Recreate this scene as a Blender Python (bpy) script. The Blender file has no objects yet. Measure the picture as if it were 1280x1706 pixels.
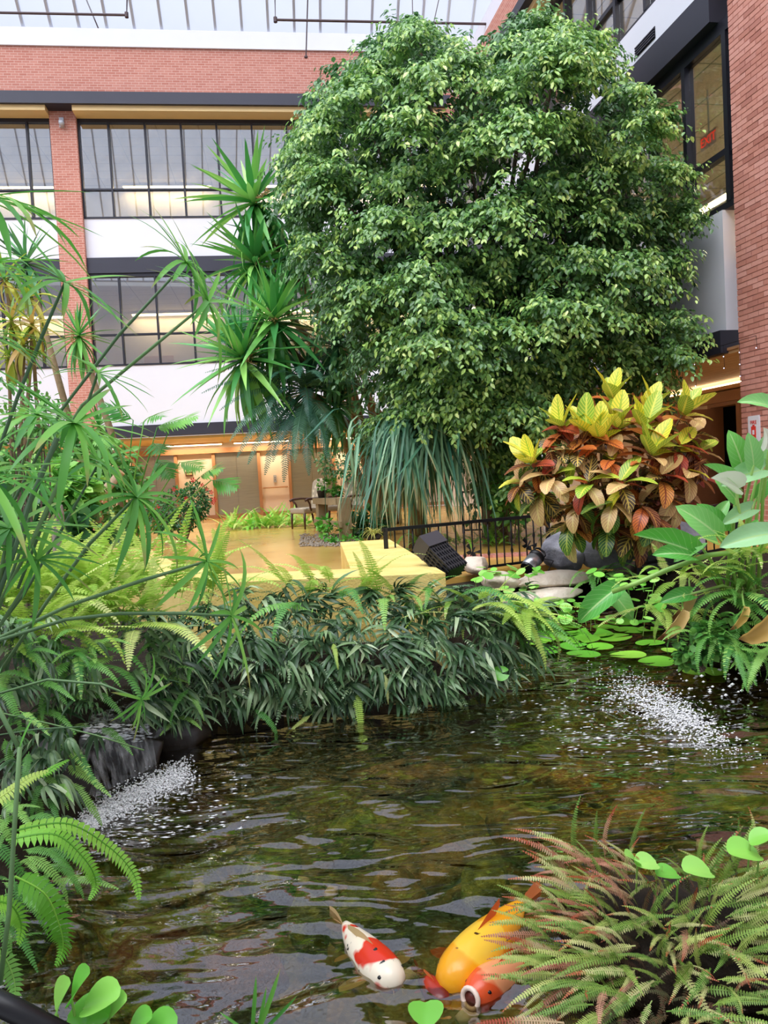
import bpy, math, random
import numpy as np
from mathutils import Vector, Matrix
from math import sin, cos, pi, radians, atan, sqrt

scene = bpy.context.scene
COL = scene.collection
R = random.Random(7)
NP = np.random.default_rng(11)

# ------------------------------------------------------------------ camera
FPX = 1265.0
PITCH = atan(56 / FPX)
ROLL = atan(.055)
CAM = Vector((0, 0, 1.03))
_F = Vector((0, cos(PITCH), -sin(PITCH)))
_R0 = Vector((1, 0, 0))
_U0 = Vector((0, sin(PITCH), cos(PITCH)))
_r = _R0 * cos(ROLL) - _U0 * sin(ROLL)
_u = _R0 * sin(ROLL) + _U0 * cos(ROLL)
cd = bpy.data.cameras.new('camera')
cd.sensor_fit = 'VERTICAL'
cd.sensor_height = 36
cd.lens = FPX / 1706 * 36
cd.clip_start = .02
cam = bpy.data.objects.new('camera', cd)
COL.objects.link(cam)
m = Matrix.Identity(4)
for i in range(3):
    m[i][0], m[i][1], m[i][2], m[i][3] = _r[i], _u[i], -_F[i], CAM[i]
cam.matrix_world = m
scene.camera = cam

# ------------------------------------------------------------------ sky, daylight, exposure
w = bpy.data.worlds.new('overcast_sky')
scene.world = w
w.use_nodes = True
bg = w.node_tree.nodes['Background']
bg.inputs[0].default_value = (.86, .90, 1.0, 1)
bg.inputs[1].default_value = .68
sd = bpy.data.lights.new('daylight', 'SUN')
sd.energy = 5.6
sd.angle = radians(75)
sd.color = (1.0, .985, .95)
sun = bpy.data.objects.new('daylight', sd)
COL.objects.link(sun)
sun.rotation_euler = (radians(27), radians(-18), 0)
vs = scene.view_settings
vs.view_transform = 'Standard'
vs.look = 'None'
vs.gamma = 1
vs.use_curve_mapping = False
vs.exposure = .5
cyc = scene.cycles
cyc.max_bounces, cyc.diffuse_bounces, cyc.glossy_bounces, cyc.transmission_bounces, cyc.transparent_max_bounces = 5, 3, 2, 2, 8


# ------------------------------------------------------------------ helpers
def ray(px, py):
    return _F + _r * ((px - 640) / FPX) - _u * ((py - 853) / FPX)


def atY(px, py, Y):
    d = ray(px, py)
    return CAM + d * (Y / d.y)


def atZ(px, py, z):
    d = ray(px, py)
    return CAM + d * ((z - CAM.z) / d.z)


def lin(c):
    if isinstance(c, str):
        c = [int(c[i:i + 2], 16) for i in (0, 2, 4)]
    if max(c) > 1.0:
        c = [v / 255 for v in c]
    return tuple((v / 12.92 if v <= .04045 else ((v + .055) / 1.055) ** 2.4) for v in c) + (1,)


class NT:
    """tiny node-tree helper"""

    def __init__(s, name):
        s.mat = bpy.data.materials.new(name)
        s.mat.use_nodes = True
        s.t = s.mat.node_tree
        s.t.nodes.clear()
        s.out = s.t.nodes.new('ShaderNodeOutputMaterial')

    def n(s, typ, **kw):
        nd = s.t.nodes.new('ShaderNode' + typ)
        for k, v in kw.items():
            if k.startswith('_'):
                setattr(nd, k[1:], v)
            else:
                s.set(nd, k.replace('__', ' '), v)
        return nd

    def set(s, nd, key, v):
        sock = nd.inputs[int(key[1:])] if key[0] == 'i' and key[1:].isdigit() else nd.inputs[key]
        if hasattr(v, 'is_linked') or isinstance(v, bpy.types.NodeSocket):
            s.t.links.new(v, sock)
        else:
            sock.default_value = v

    def math(s, op, a, b=0.0, c=0.0):
        nd = s.n('Math', _operation=op, i0=a, i1=b)
        if op in ('MULTIPLY_ADD', 'WRAP'):
            s.set(nd, 'i2', c)
        return nd.outputs[0]

    def mix(s, f, a, b, mode='MIX'):
        nd = s.t.nodes.new('ShaderNodeMix')
        nd.data_type = 'RGBA'
        nd.blend_type = mode
        for k, v in ((0, f), (6, a), (7, b)):
            if isinstance(v, bpy.types.NodeSocket):
                s.t.links.new(v, nd.inputs[k])
            else:
                nd.inputs[k].default_value = v
        return nd.outputs[2]

    def ramp(s, f, stops):
        nd = s.n('ValToRGB', i0=f)
        el = nd.color_ramp.elements
        while len(el) < len(stops):
            el.new(.5)
        for e, (p, c) in zip(el, stops):
            e.position = p
            e.color = c if len(c) == 4 and not isinstance(c, str) else lin(c)
        return nd.outputs[0]

    def noise(s, scale, detail=3, vec=None, rough=.5):
        nd = s.n('TexNoise', Scale=scale, Detail=detail, Roughness=rough)
        if vec is not None:
            s.set(nd, 'Vector', vec)
        return nd.outputs[0]

    def obj(s):
        return s.n('TexCoord').outputs['Object']

    def done(s, shader):
        s.t.links.new(shader, s.out.inputs[0])
        return s.mat

    def bump(s, h, strength=.3, dist=.02):
        return s.n('Bump', Height=h, Strength=strength, Distance=dist).outputs[0]

    def pbr(s, col, rough=.5, metal=0, spec=.5, normal=None, **kw):
        nd = s.n('BsdfPrincipled', Roughness=rough, Metallic=metal)
        s.set(nd, 'Base Color', col)
        s.set(nd, 'Specular IOR Level', spec)
        if normal is not None:
            s.set(nd, 'Normal', normal)
        for k, v in kw.items():
            s.set(nd, k.replace('__', ' '), v)
        return nd.outputs[0]


def plain(name, c, rough=.5, metal=0, var=.12, scale=6, spec=.5, bump=0):
    s = NT(name)
    c = lin(c)
    nz = s.noise(scale, 4, s.obj())
    col = s.mix(nz, tuple(v * (1 - var) for v in c[:3]) + (1,), tuple(min(1, v * (1 + var)) for v in c[:3]) + (1,))
    nrm = s.bump(nz, bump) if bump else None
    return s.done(s.pbr(col, rough, metal, spec, nrm))


def emis(name, c, strength):
    s = NT(name)
    e = s.n('Emission', Color=lin(c), Strength=strength)
    return s.done(e.outputs[0])


def leafmat(name, stops, rough=.4, transl=.25, spec=.5, tip=None, tip_at=.8, islands=.35, midrib=None):
    """leaf material: colour varies from leaf to leaf; optional other colour towards the tip"""
    s = NT(name)
    a = s.n('ObjectInfo').outputs['Random']
    b = s.n('NewGeometry').outputs['Random Per Island']
    f = s.math('FRACT', s.math('ADD', s.math('MULTIPLY', b, islands), a))
    col = s.ramp(f, stops)
    uv = s.n('SeparateXYZ', i0=s.n('UVMap').outputs[0])
    if midrib:
        d = s.math('ABSOLUTE', s.math('SUBTRACT', uv.outputs[0], .5))
        col = s.mix(s.math('LESS_THAN', d, .07), col, lin(midrib))
    if tip:
        nz = s.noise(9, 2)
        t = s.math('ADD', uv.outputs[1], s.math('MULTIPLY', s.math('SUBTRACT', f, .5), .5))
        k = s.ramp(t, [(tip_at - .12, (0, 0, 0, 1)), (tip_at + .12, (1, 1, 1, 1))])
        col = s.mix(k, col, lin(tip))
    p = s.pbr(col, rough, 0, spec)
    if transl:
        tr = s.n('BsdfTranslucent', Color=col).outputs[0]
        mx = s.n('MixShader', i0=transl, i1=p, i2=tr)
        return s.done(mx.outputs[0])
    return s.done(p)


def brickmat(name, c1, c2, mortar, bw=.203, bh=.0675, bump=.4):
    s = NT(name)
    x = s.n('SeparateXYZ', i0=s.obj())
    v = s.n('CombineXYZ', i0=s.math('ADD', x.outputs[0], x.outputs[1]), i1=x.outputs[2]).outputs[0]
    b = s.n('TexBrick', Vector=v, Scale=1.0)
    b.inputs['Brick Width'].default_value = bw
    b.inputs['Row Height'].default_value = bh
    b.inputs['Mortar Size'].default_value = .006
    b.inputs['Color1'].default_value = lin(c1)
    b.inputs['Color2'].default_value = lin(c2)
    b.inputs['Mortar'].default_value = lin(mortar)
    nz = s.noise(3, 3, s.obj())
    col = s.mix(s.math('MULTIPLY', nz, .3), b.outputs[0], lin('b07868'))
    inv = s.math('SUBTRACT', 1.0, b.outputs[1])
    return s.done(s.pbr(col, .85, 0, .2, s.bump(inv, bump, .01)))


class MB:
    """collects vertices and faces, builds one mesh"""

    def __init__(s):
        s.v, s.f, s.uv, s.smooth = [], [], [], False

    def add(s, vs, fs, uv=None):
        o = len(s.v)
        s.v += [tuple(p) for p in vs]
        s.f += [tuple(i + o for i in f) for f in fs]
        s.uv += uv if uv else [(0, 0)] * len(vs)
        return s

    def box(s, x0, x1, y0, y1, z0, z1, M=None):
        vs = [Vector(p) for p in ((x0, y0, z0), (x1, y0, z0), (x1, y1, z0), (x0, y1, z0), (x0, y0, z1), (x1, y0, z1), (x1, y1, z1), (x0, y1, z1))]
        if M is not None:
            vs = [M @ p for p in vs]
        return s.add(vs, [(0, 3, 2, 1), (4, 5, 6, 7), (0, 1, 5, 4), (1, 2, 6, 5), (2, 3, 7, 6), (3, 0, 4, 7)])

    def tube(s, pts, rad, n=8, cap=True):
        pts = [Vector(p) for p in pts]
        k = len(pts)
        if not hasattr(rad, '__len__'):
            rad = [rad] * k
        up = Vector((.13, .21, .97))
        vs, fs, uv = [], [], []
        for i, p in enumerate(pts):
            t = (pts[min(i + 1, k - 1)] - pts[max(i - 1, 0)]).normalized()
            a = t.cross(up)
            if a.length < .05:
                a = t.cross(Vector((1, 0, 0)))
            a.normalize()
            b = t.cross(a)
            for j in range(n):
                q = 2 * pi * j / n
                vs.append(p + (a * cos(q) + b * sin(q)) * rad[i])
                uv.append((j / n, i / max(1, k - 1)))
        for i in range(k - 1):
            for j in range(n):
                fs.append((i * n + j, i * n + (j + 1) % n, (i + 1) * n + (j + 1) % n, (i + 1) * n + j))
        if cap:
            fs.append(tuple(reversed(range(n))))
            fs.append(tuple((k - 1) * n + j for j in range(n)))
        return s.add(vs, fs, uv)

    def lathe(s, prof, n=16, M=None):
        vs, fs = [], []
        for (r, z) in prof:
            for j in range(n):
                q = 2 * pi * j / n
                p = Vector((r * cos(q), r * sin(q), z))
                vs.append(M @ p if M is not None else p)
        k = len(prof)
        for i in range(k - 1):
            for j in range(n):
                fs.append((i * n + j, i * n + (j + 1) % n, (i + 1) * n + (j + 1) % n, (i + 1) * n + j))
        fs.append(tuple(reversed(range(n))))
        fs.append(tuple((k - 1) * n + j for j in range(n)))
        return s.add(vs, fs)

    def prism(s, poly, z0, z1):
        n = len(poly)
        vs = [(x, y, z0) for x, y in poly] + [(x, y, z1) for x, y in poly]
        fs = [tuple(reversed(range(n))), tuple(range(n, 2 * n))]
        fs += [(i, (i + 1) % n, n + (i + 1) % n, n + i) for i in range(n)]
        return s.add(vs, fs)

    def mesh(s, name, mat, smooth=False):
        me = bpy.data.meshes.new(name)
        me.from_pydata(s.v, [], s.f)
        lay = me.uv_layers.new(name='UVMap')
        idx = np.empty(len(me.loops), dtype=np.int32)
        me.loops.foreach_get('vertex_index', idx)
        lay.data.foreach_set('uv', np.array(s.uv, dtype=np.float32)[idx].ravel())
        me.materials.append(mat)
        if smooth:
            me.polygons.foreach_set('use_smooth', np.ones(len(me.polygons), dtype=bool))
        return me

    def build(s, name, mat, parent=None, M=None, smooth=False):
        return link(name, s.mesh(name, mat, smooth), parent, M)


def link(name, data, parent=None, M=None):
    o = bpy.data.objects.new(name, data)
    COL.objects.link(o)
    if parent is not None:
        o.parent = parent
    if M is not None:
        o.matrix_local = M
    return o


def tag(o, label=None, cat=None, group=None, kind=None):
    if label:
        o['label'] = label
    if cat:
        o['category'] = cat
    if group:
        o['group'] = group
    if kind:
        o['kind'] = kind
    return o


def thing(name, loc, label, cat, group=None, M=None):
    o = bpy.data.objects.new(name, None)
    COL.objects.link(o)
    o.empty_display_size = .1
    if M is not None:
        o.matrix_world = M
    else:
        o.location = loc
    return tag(o, label, cat, group)


def struct(name, mb, mat, M=None, parent=None, smooth=False):
    o = mb.build(name, mat, parent, M, smooth)
    if parent is None:
        o['kind'] = 'structure'
    return o


def orient(pos, d, up=(0, 0, 1), s=1.0, roll=0.0):
    y = Vector(d).normalized()
    z = Vector(up)
    z = z - y * z.dot(y)
    if z.length < 1e-3:
        z = Vector((1, 0, 0)) - y * y.x
    z.normalize()
    x = y.cross(z)
    if roll:
        x, z = x * cos(roll) + z * sin(roll), z * cos(roll) - x * sin(roll)
    sx, sy, sz = s if hasattr(s, '__len__') else (s, s, s)
    M = Matrix.Identity(4)
    for i in range(3):
        M[i][0], M[i][1], M[i][2], M[i][3] = x[i] * sx, y[i] * sy, z[i] * sz, pos[i]
    return M


def rel(root, M):
    """world matrix -> matrix local to a root that is only translated"""
    return Matrix.Translation(-root.location) @ M


def blade(name, mat, L=1.0, W=.1, n=6, arch=.5, fold=.15, prof=None, across=2, twist=0.0, cup=0.0, wave=0.0, back=0.0, early=1.0):
    """leaf along +Y, upper side +Z, bending down by arch radians; folded along the midrib"""
    if prof is None:
        prof = lambda t: (min(1, t / .15) ** .6) * (1 - max(0, (t - .25) / .75) ** 1.6)
    mb = MB()
    vs, uv, fs = [], [], []
    y = z = 0.0
    k = across + 1
    for i in range(n + 1):
        t = i / n
        a = -arch * min(1, t * early)
        if i:
            y += cos(a) * L / n
            z += sin(a) * L / n
        wd = max(.002, prof(t)) * W
        tw = twist * t
        for j in range(k):
            q = j / across * 2 - 1
            lx = q * wd * .5
            lz = abs(q) * wd * .5 * fold * 2 + cup * wd * q * q + wave * W * sin(t * 19 + j * 2.1) * abs(q)
            ly = -back * L * abs(q) * max(0, 1 - t * 2.2)
            x2 = lx * cos(tw) - lz * sin(tw)
            z2 = lx * sin(tw) + lz * cos(tw)
            vs.append((x2, y + ly - z2 * sin(a), z + z2 * cos(a)))
            uv.append((j / across, t))
    for i in range(n):
        for j in range(across):
            fs.append((i * k + j, i * k + j + 1, (i + 1) * k + j + 1, (i + 1) * k + j))
    mb.add(vs, fs, uv)
    return mb.mesh(name, mat, True)


def frond(name, mat, L=.6, W=.14, pairs=22, arch=1.0, stalk=.12, pw=.8, lean=.25, droop=.2, rw=.004, seed=0, tipw=.15):
    """fern frond along +Y with paired leaflets"""
    rr = random.Random(seed)
    mb = MB()
    pts = []
    y = z = 0.0
    n = pairs + 3
    for i in range(n + 1):
        t = i / n
        a = -arch * t ** 1.3
        if i:
            y += cos(a) * L / n
            z += sin(a) * L / n
        pts.append((y, z, a, t))
    rv, rf, ru = [], [], []
    for (y, z, a, t) in pts:
        h = rw * (1.1 - t)
        rv += [(-h, y, z), (h, y, z)]
        ru += [(.5, t), (.5, t)]
    for i in range(n):
        rf.append((2 * i, 2 * i + 1, 2 * i + 3, 2 * i + 2))
    mb.add(rv, rf, ru)
    for i, (y, z, a, t) in enumerate(pts):
        if t < stalk or i == 0:
            continue
        q = (t - stalk) / (1 - stalk)
        ln = W * .5 * (min(1, q / .18 + .35)) * ((1 - q) ** .6 + tipw * (1 - q))
        if ln < .003:
            continue
        hw = L / n * pw * .5
        fy, fz = cos(a), sin(a)
        for sgn in (-1, 1):
            l2 = ln * rr.uniform(.85, 1.12)
            dz = -droop * l2 * rr.uniform(.5, 1.5)
            ux, uz = -fz * dz, cos(a) * dz
            f = lean * l2
            b0 = (0, y - fy * hw * .8, z - fz * hw * .8)
            b1 = (0, y + fy * hw * .8, z + fz * hw * .8)
            m0 = (sgn * l2 * .55, y + fy * (f * .5 - hw) + ux * .4, z + fz * (f * .5 - hw) + uz * .4)
            m1 = (sgn * l2 * .5, y + fy * (f * .5 + hw) + ux * .4, z + fz * (f * .5 + hw) + uz * .4)
            tp = (sgn * l2, y + fy * f + ux, z + fz * f + uz)
            fs = [(0, 1, 2, 3), (1, 4, 2)]
            if sgn < 0:
                fs = [tuple(reversed(f_)) for f_ in fs]
            mb.add([b0, m0, m1, b1, tp], fs, [(.5, t), (.5, t), (.5, t), (.5, t), (.5, t)])
    return mb.mesh(name, mat, False)


def fingers(name, mat, L=.2, W=.03, count=5, arch=1.0, seed=0):
    """narrow finger-like fern frond: long ribbons spreading from one stalk"""
    rr = random.Random(seed)
    mb = MB()
    for c in range(count):
        q = (c / max(1, count - 1) * 2 - 1)
        ang = q * .8 + rr.uniform(-.1, .1)
        l = L * (1 - .3 * abs(q)) * rr.uniform(.8, 1.1)
        st = (1 - abs(q)) * L * .25
        y0 = L * .15 + st
        d = Vector((sin(ang), cos(ang), 0))
        sx = Vector((cos(ang), -sin(ang), 0))
        p = Vector((0, y0, 0))
        vs, uv, fs = [], [], []
        n = 5
        for i in range(n + 1):
            t = i / n
            a = -arch * (t + .15) * rr.uniform(.9, 1.1)
            if i:
                p = p + d * (cos(a) * l / n) + Vector((0, 0, sin(a) * l / n))
            wd = W * .5 * max(.04, min(1, t / .2 + .25) * (1 - t ** 3))
            lift = Vector((0, 0, wd * .55))
            vs += [p - sx * wd + lift, p, p + sx * wd + lift]
            uv += [(0, t), (.5, t), (1, t)]
        for i in range(n):
            fs += [(3 * i, 3 * i + 1, 3 * i + 4, 3 * i + 3), (3 * i + 1, 3 * i + 2, 3 * i + 5, 3 * i + 4)]
        mb.add(vs, fs, uv)
    mb.add([(-.002, 0, 0), (.002, 0, 0), (.002, L * .4, 0), (-.002, L * .4, 0)], [(0, 1, 2, 3)], [(.5, 0)] * 4)
    return mb.mesh(name, mat, True)


def rnddir(rr, el0, el1, az0=0, az1=2 * pi):
    e = rr.uniform(el0, el1)
    a = rr.uniform(az0, az1)
    return Vector((cos(e) * cos(a), cos(e) * sin(a), sin(e)))


def rock(name, mat, loc, size, seed, parent=None, n=3, rough=.25, flat=0.0):
    import bmesh
    bm = bmesh.new()
    bmesh.ops.create_icosphere(bm, subdivisions=n, radius=1)
    rr = random.Random(seed)
    pl = [(Vector((rr.gauss(0, 1), rr.gauss(0, 1), rr.gauss(0, 1))).normalized(), rr.uniform(.55, .95)) for _ in range(9)]
    ph = [(Vector((rr.gauss(0, 2), rr.gauss(0, 2), rr.gauss(0, 2))), rr.uniform(0, 6)) for _ in range(5)]
    for v in bm.verts:
        p = v.co.copy()
        for nn, d in pl:
            e = p.dot(nn) - d
            if e > 0:
                p -= nn * e * .9
        k = sum(sin(p.dot(a) * 1.6 + b) for a, b in ph) / 5
        p *= 1 + rough * .5 * k
        v.co = Vector((p.x * size[0], p.y * size[1], p.z * size[2]))
    me = bpy.data.meshes.new(name)
    bm.to_mesh(me)
    bm.free()
    me.materials.append(mat)
    me.polygons.foreach_set('use_smooth', np.ones(len(me.polygons), dtype=bool))
    o = link(name, me, parent)
    o.location = loc
    o.rotation_euler = (0, 0, rr.uniform(0, 6.28)) if not flat else (rr.uniform(-.05, .05), rr.uniform(-.05, .05), flat)
    return o


def bigmesh(name, V, Fq, mat, uv=None, attr=None, smooth=True):
    """numpy verts (n,3) and quads (k,4) into a mesh"""
    me = bpy.data.meshes.new(name)
    me.vertices.add(len(V))
    me.vertices.foreach_set('co', V.astype(np.float32).ravel())
    k = len(Fq)
    me.loops.add(k * 4)
    me.loops.foreach_set('vertex_index', Fq.astype(np.int32).ravel())
    me.polygons.add(k)
    me.polygons.foreach_set('loop_start', np.arange(0, k * 4, 4, dtype=np.int32))
    if smooth:
        me.polygons.foreach_set('use_smooth', np.ones(k, dtype=bool))
    if attr is not None:
        a = me.attributes.new('tone', 'FLOAT', 'POINT')
        a.data.foreach_set('value', attr.astype(np.float32))
    me.update(calc_edges=True)
    me.materials.append(mat)
    return me

# ------------------------------------------------------------------ materials of the building
M_brick = brickmat('red_brick', 'c88a7a', 'b87566', 'd8b8ac')
M_white = plain('white_panel', 'dedee6', .6, 0, .03, 1.5)
M_dark = plain('dark_bronze_metal', '34343f', .45, .3, .1, 2)
M_frame = plain('dark_window_frame', '24242e', .4, .3, .1, 3)
M_tan = plain('tan_soffit', 'e2c48c', .6, 0, .08, 2)
M_peach = plain('peach_wall', 'f4e2cf', .7, 0, .05, 1.5)
M_wood = plain('warm_wood_trim', 'b5835c', .5, 0, .15, 5)
M_woodl = plain('pale_wood', 'd2a678', .5, 0, .1, 5)
M_black = plain('black_iron', '17171a', .45, .2, .1, 8)
M_alum = plain('aluminium_bar', 'b9bcc6', .5, .2, .08, 4)
M_pipe = plain('dark_pipe', '4a3a3c', .5, .3, .1, 8)
M_concrete = plain('pale_concrete', 'b9b4ac', .8, 0, .1, 3, .3, .2)
M_beige = plain('beige_interior_wall', 'e2d4b8', .7, 0, .05, 1)
M_int_floor = plain('interior_carpet', '6d6459', .9, 0, .1, 4)
M_lamp = emis('warm_tube_light', 'ffdc98', 10)
M_lampw = emis('soft_cove_light', 'ffe2b0', 6)


def lampglow(parent, sx, sy, energy, M, col=(1, .86, .62)):
    """the light a lamp gives off, kept with the lamp"""
    ld = bpy.data.lights.new('glow', 'AREA')
    ld.shape = 'RECTANGLE'
    ld.size, ld.size_y, ld.energy, ld.color = sx, sy, energy, col
    return link('glow', ld, parent, M)


def tilemat():
    s = NT('ceiling_tile')
    x = s.n('SeparateXYZ', i0=s.obj())
    v = s.n('CombineXYZ', i0=x.outputs[0], i1=x.outputs[1]).outputs[0]
    b = s.n('TexBrick', Vector=v, Scale=1.0)
    b.offset = 0
    b.inputs['Brick Width'].default_value = 1.2
    b.inputs['Row Height'].default_value = .6
    b.inputs['Mortar Size'].default_value = .015
    b.inputs['Color1'].default_value = lin('cfc4b0')
    b.inputs['Color2'].default_value = lin('c9bda8')
    b.inputs['Mortar'].default_value = lin('7d7466')
    return s.done(s.pbr(b.outputs[0], .8))


def steelmat():
    s = NT('brushed_steel_door')
    x = s.n('Mapping', Vector=s.obj())
    x.inputs['Scale'].default_value = (1, 1, 40)
    nz = s.noise(2, 3, x.outputs[0])
    col = s.ramp(nz, [(.3, 'a3a094'), (.7, 'b4b0a2')])
    return s.done(s.pbr(col, .38, .75))


def glassmat(name, refl=.3, tint=(.80, .82, .84)):
    s = NT(name)
    lw = s.n('LayerWeight', Blend=.35).outputs['Fresnel']
    fac = s.math('MINIMUM', s.math('ADD', s.math('MULTIPLY', lw, .35), refl), 1.0)
    t = s.n('BsdfTransparent', Color=tint + (1,)).outputs[0]
    g = s.n('BsdfGlossy', Color=(.9, .92, .95, 1), Roughness=.02).outputs[0]
    return s.done(s.n('MixShader', i0=fac, i1=t, i2=g).outputs[0])


def skyglass():
    s = NT('skylight_glazing')
    nz = s.noise(1.2, 3, s.obj())
    t = s.n('BsdfTransparent', Color=(.93, .95, 1, 1)).outputs[0]
    d = s.n('BsdfTranslucent', Color=(.95, .96, 1, 1)).outputs[0]
    f = s.math('MULTIPLY', nz, .16)
    return s.done(s.n('MixShader', i0=f, i1=t, i2=d).outputs[0])


M_tile, M_steel, M_glass, M_skyglass = tilemat(), steelmat(), glassmat('window_glass', .26), skyglass()
M_glassr = glassmat('window_glass_side', .08, (.9, .92, .94))

MF = Matrix.Translation((-4.7, 22, 0)) @ Matrix.Rotation(radians(7.4), 4, 'Z')
MR = Matrix.Translation((5.0, 10.6, 0)) @ Matrix.Rotation(radians(10.7 - 90), 4, 'Z')
WIN = [0]


def window(M, x0, x1, z0, z1, zt, xs, glass, depth=.12, mw=.05, y=0.0):
    """dark framed window band: frame, mullions, transom bars and one pane for each cell"""
    WIN[0] += 1
    fr = MB()
    fr.box(x0, x1, y - .02, y + depth, z0, z0 + mw).box(x0, x1, y - .02, y + depth, z1 - mw * 2, z1)
    fr.box(x0, x0 + mw, y - .02, y + depth, z0, z1).box(x1 - mw, x1, y - .02, y + depth, z0, z1)
    root = struct('window_%d' % WIN[0], fr, M_frame, M)
    edges = [x0 + mw] + list(xs) + [x1 - mw]
    for x in xs:
        MB().box(x - mw / 2, x + mw / 2, y - .03, y + depth, z0 + mw, z1 - mw * 2).build('mullion', M_frame, root)
    for a, b in zip(edges[:-1], edges[1:]):
        a2 = a + (mw / 2 if a > x0 + mw else 0)
        b2 = b - (mw / 2 if b < x1 - mw else 0)
        MB().box(a2, b2, y, y + depth, zt - mw / 2, zt + mw / 2).build('transom_bar', M_frame, root)
        for c, d in ((z0 + mw, zt - mw / 2), (zt + mw / 2, z1 - mw * 2)):
            MB().box(a2, b2, y + .05, y + .058, c, d).build('pane', glass, root)
    return root


# ------------------------------------------------------------------ front building
XL, XR = -14.0, 8.3
wf = struct('wall_front', MB().box(XL, XR, -.25, .3, 11.92, 13.28), M_brick, MF)
for z0, z1 in ((2.91, 4.61), (7.63, 8.72)):
    for a, b in ((XL, -3.95), (-3.25, XR)):
        MB().box(a, b, 0, .25, z0, z1).build('spandrel_panel', M_white, wf)
struct('trim_1', MB().box(XL, XR, -.6, .3, 11.6, 11.92), M_dark, MF)
struct('trim_2', MB().box(XL, -3.95, -.02, .3, 7.2, 7.63).box(-3.25, XR, -.06, .3, 7.2, 7.63), M_dark, MF)
struct('trim_3', MB().box(XL, -3.95, -.02, .3, 2.59, 2.91).box(-3.25, XR, -.06, .3, 2.59, 2.91), M_dark, MF)
struct('trim_4', MB().box(XL, -3.95, -.5, .3, 11.46, 11.60).box(-3.25, XR, -.5, .3, 11.46, 11.60), M_tan, MF)
struct('trim_5', MB().box(XL, XR, -.3, .4, 13.28, 13.76), M_white, MF)
# brick pier between the bays
struct('wall_pier', MB().box(-3.95, -3.25, -.15, .4, 0, 11.6), M_brick, MF)
xs_main = [-2.43 + .99 * i for i in range(11)]
window(MF, -3.25, XR, 4.61, 7.2, 5.49, xs_main, M_glass)
window(MF, -3.25, XR, 8.72, 11.46, 9.53, xs_main, M_glass)
xs_left = [-4.6 - .99 * i for i in range(9)][::-1]
window(MF, XL, -3.95, 4.61, 7.2, 5.49, xs_left, M_glass)
window(MF, XL, -3.95, 8.72, 11.46, 9.53, xs_left, M_glass)
# corridors behind the glass
for k, (zf, zc) in enumerate(((3.6, 7.3), (7.75, 11.6))):
    struct('floor_corridor_%d' % (k + 1), MB().box(XL, XR, .26, 5.2, zf - .1, zf), M_int_floor, MF)
    struct('ceiling_corridor_%d' % (k + 1), MB().box(XL, XR, .3, 5.2, zc - .12, zc - .02), M_tile, MF)
    struct('wall_corridor_%d' % (k + 1), MB().box(XL, XR, 5.0, 5.2, zf, zc - .12), M_beige, MF)
    for i, x in enumerate((-6.2, -1.5, 2.6, 6.5)):
        ln = thing('tube_light', (0, 0, 0), '%s warm tube light from the left behind the %s row of windows' % (('first', 'second', 'third', 'fourth')[i], ('upper', 'lower')[1 - k]), 'light',
                   'warm tube lights behind the %s windows' % ('upper', 'lower')[1 - k], M=MF @ Matrix.Translation((x, 4.7, zc - .24)))
        MB().box(-1.5, 1.5, -.09, .09, .03, .08).build('housing', M_white, ln)
        MB().box(-1.45, 1.45, -.07, .07, -.01, .03).build('tube', M_lamp, ln)
        lampglow(ln, 2.9, .14, 30, Matrix.Translation((0, 0, -.02)))
    for i, x in enumerate((-2.2, 1.6, 4.8)):
        d = tag(MB().box(-.5, .5, -.05, .02, 0, 2.1).build('corridor_door', M_woodl, None, MF @ Matrix.Translation((x, 4.97, zf))),
                '%s pale flush corridor door from the brick pier behind the %s windows' % (('first', 'second', 'third')[i], ('upper', 'lower')[1 - k]), 'door', 'corridor doors behind the %s windows' % ('upper', 'lower')[1 - k])
        MB().box(.36, .42, -.1, -.05, .95, 1.1).build('handle', M_alum, d)
# red alarm bell and notice inside the lower windows
b = thing('alarm_bell', (0, 0, 0), 'round red alarm bell on the wall inside the lower windows', 'bell', M=MF @ Matrix.Translation((.62, 4.9, 6.2)) @ Matrix.Rotation(pi / 2, 4, 'X'))
MB().lathe([(.14, 0), (.15, .03), (.1, .08), (.02, .1)], 16).build('gong', plain('alarm_red', 'c8281c', .4), b, smooth=True)
MB().box(-.08, .08, -.08, .08, -.08, 0).build('back_box', M_dark, b)
b = thing('wall_notice', (0, 0, 0), 'small brown notice on the wall inside the lower windows', 'notice', M=MF @ Matrix.Translation((.7, 4.95, 4.95)))
MB().box(-.1, .1, -.03, 0, 0, .3).build('board', plain('notice_brown', '8a4a33'), b)
MB().box(-.07, .07, -.035, -.03, .06, .14).build('print', M_white, b)
# security lamp on the brick pier
b = thing('security_light', (0, 0, 0), 'small grey security light high on the brick pier', 'light', M=MF @ Matrix.Translation((-3.62, -.15, 11.15)))
MB().box(-.06, .06, -.05, 0, 0, .26).build('bracket', M_alum, b)
MB().lathe([(.05, -.1), (.08, -.02), (.06, .06)], 12, Matrix.Translation((.02, -.14, .08)) @ Matrix.Rotation(.9, 4, 'X')).build('lamp_head', M_alum, b, smooth=True)
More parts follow.
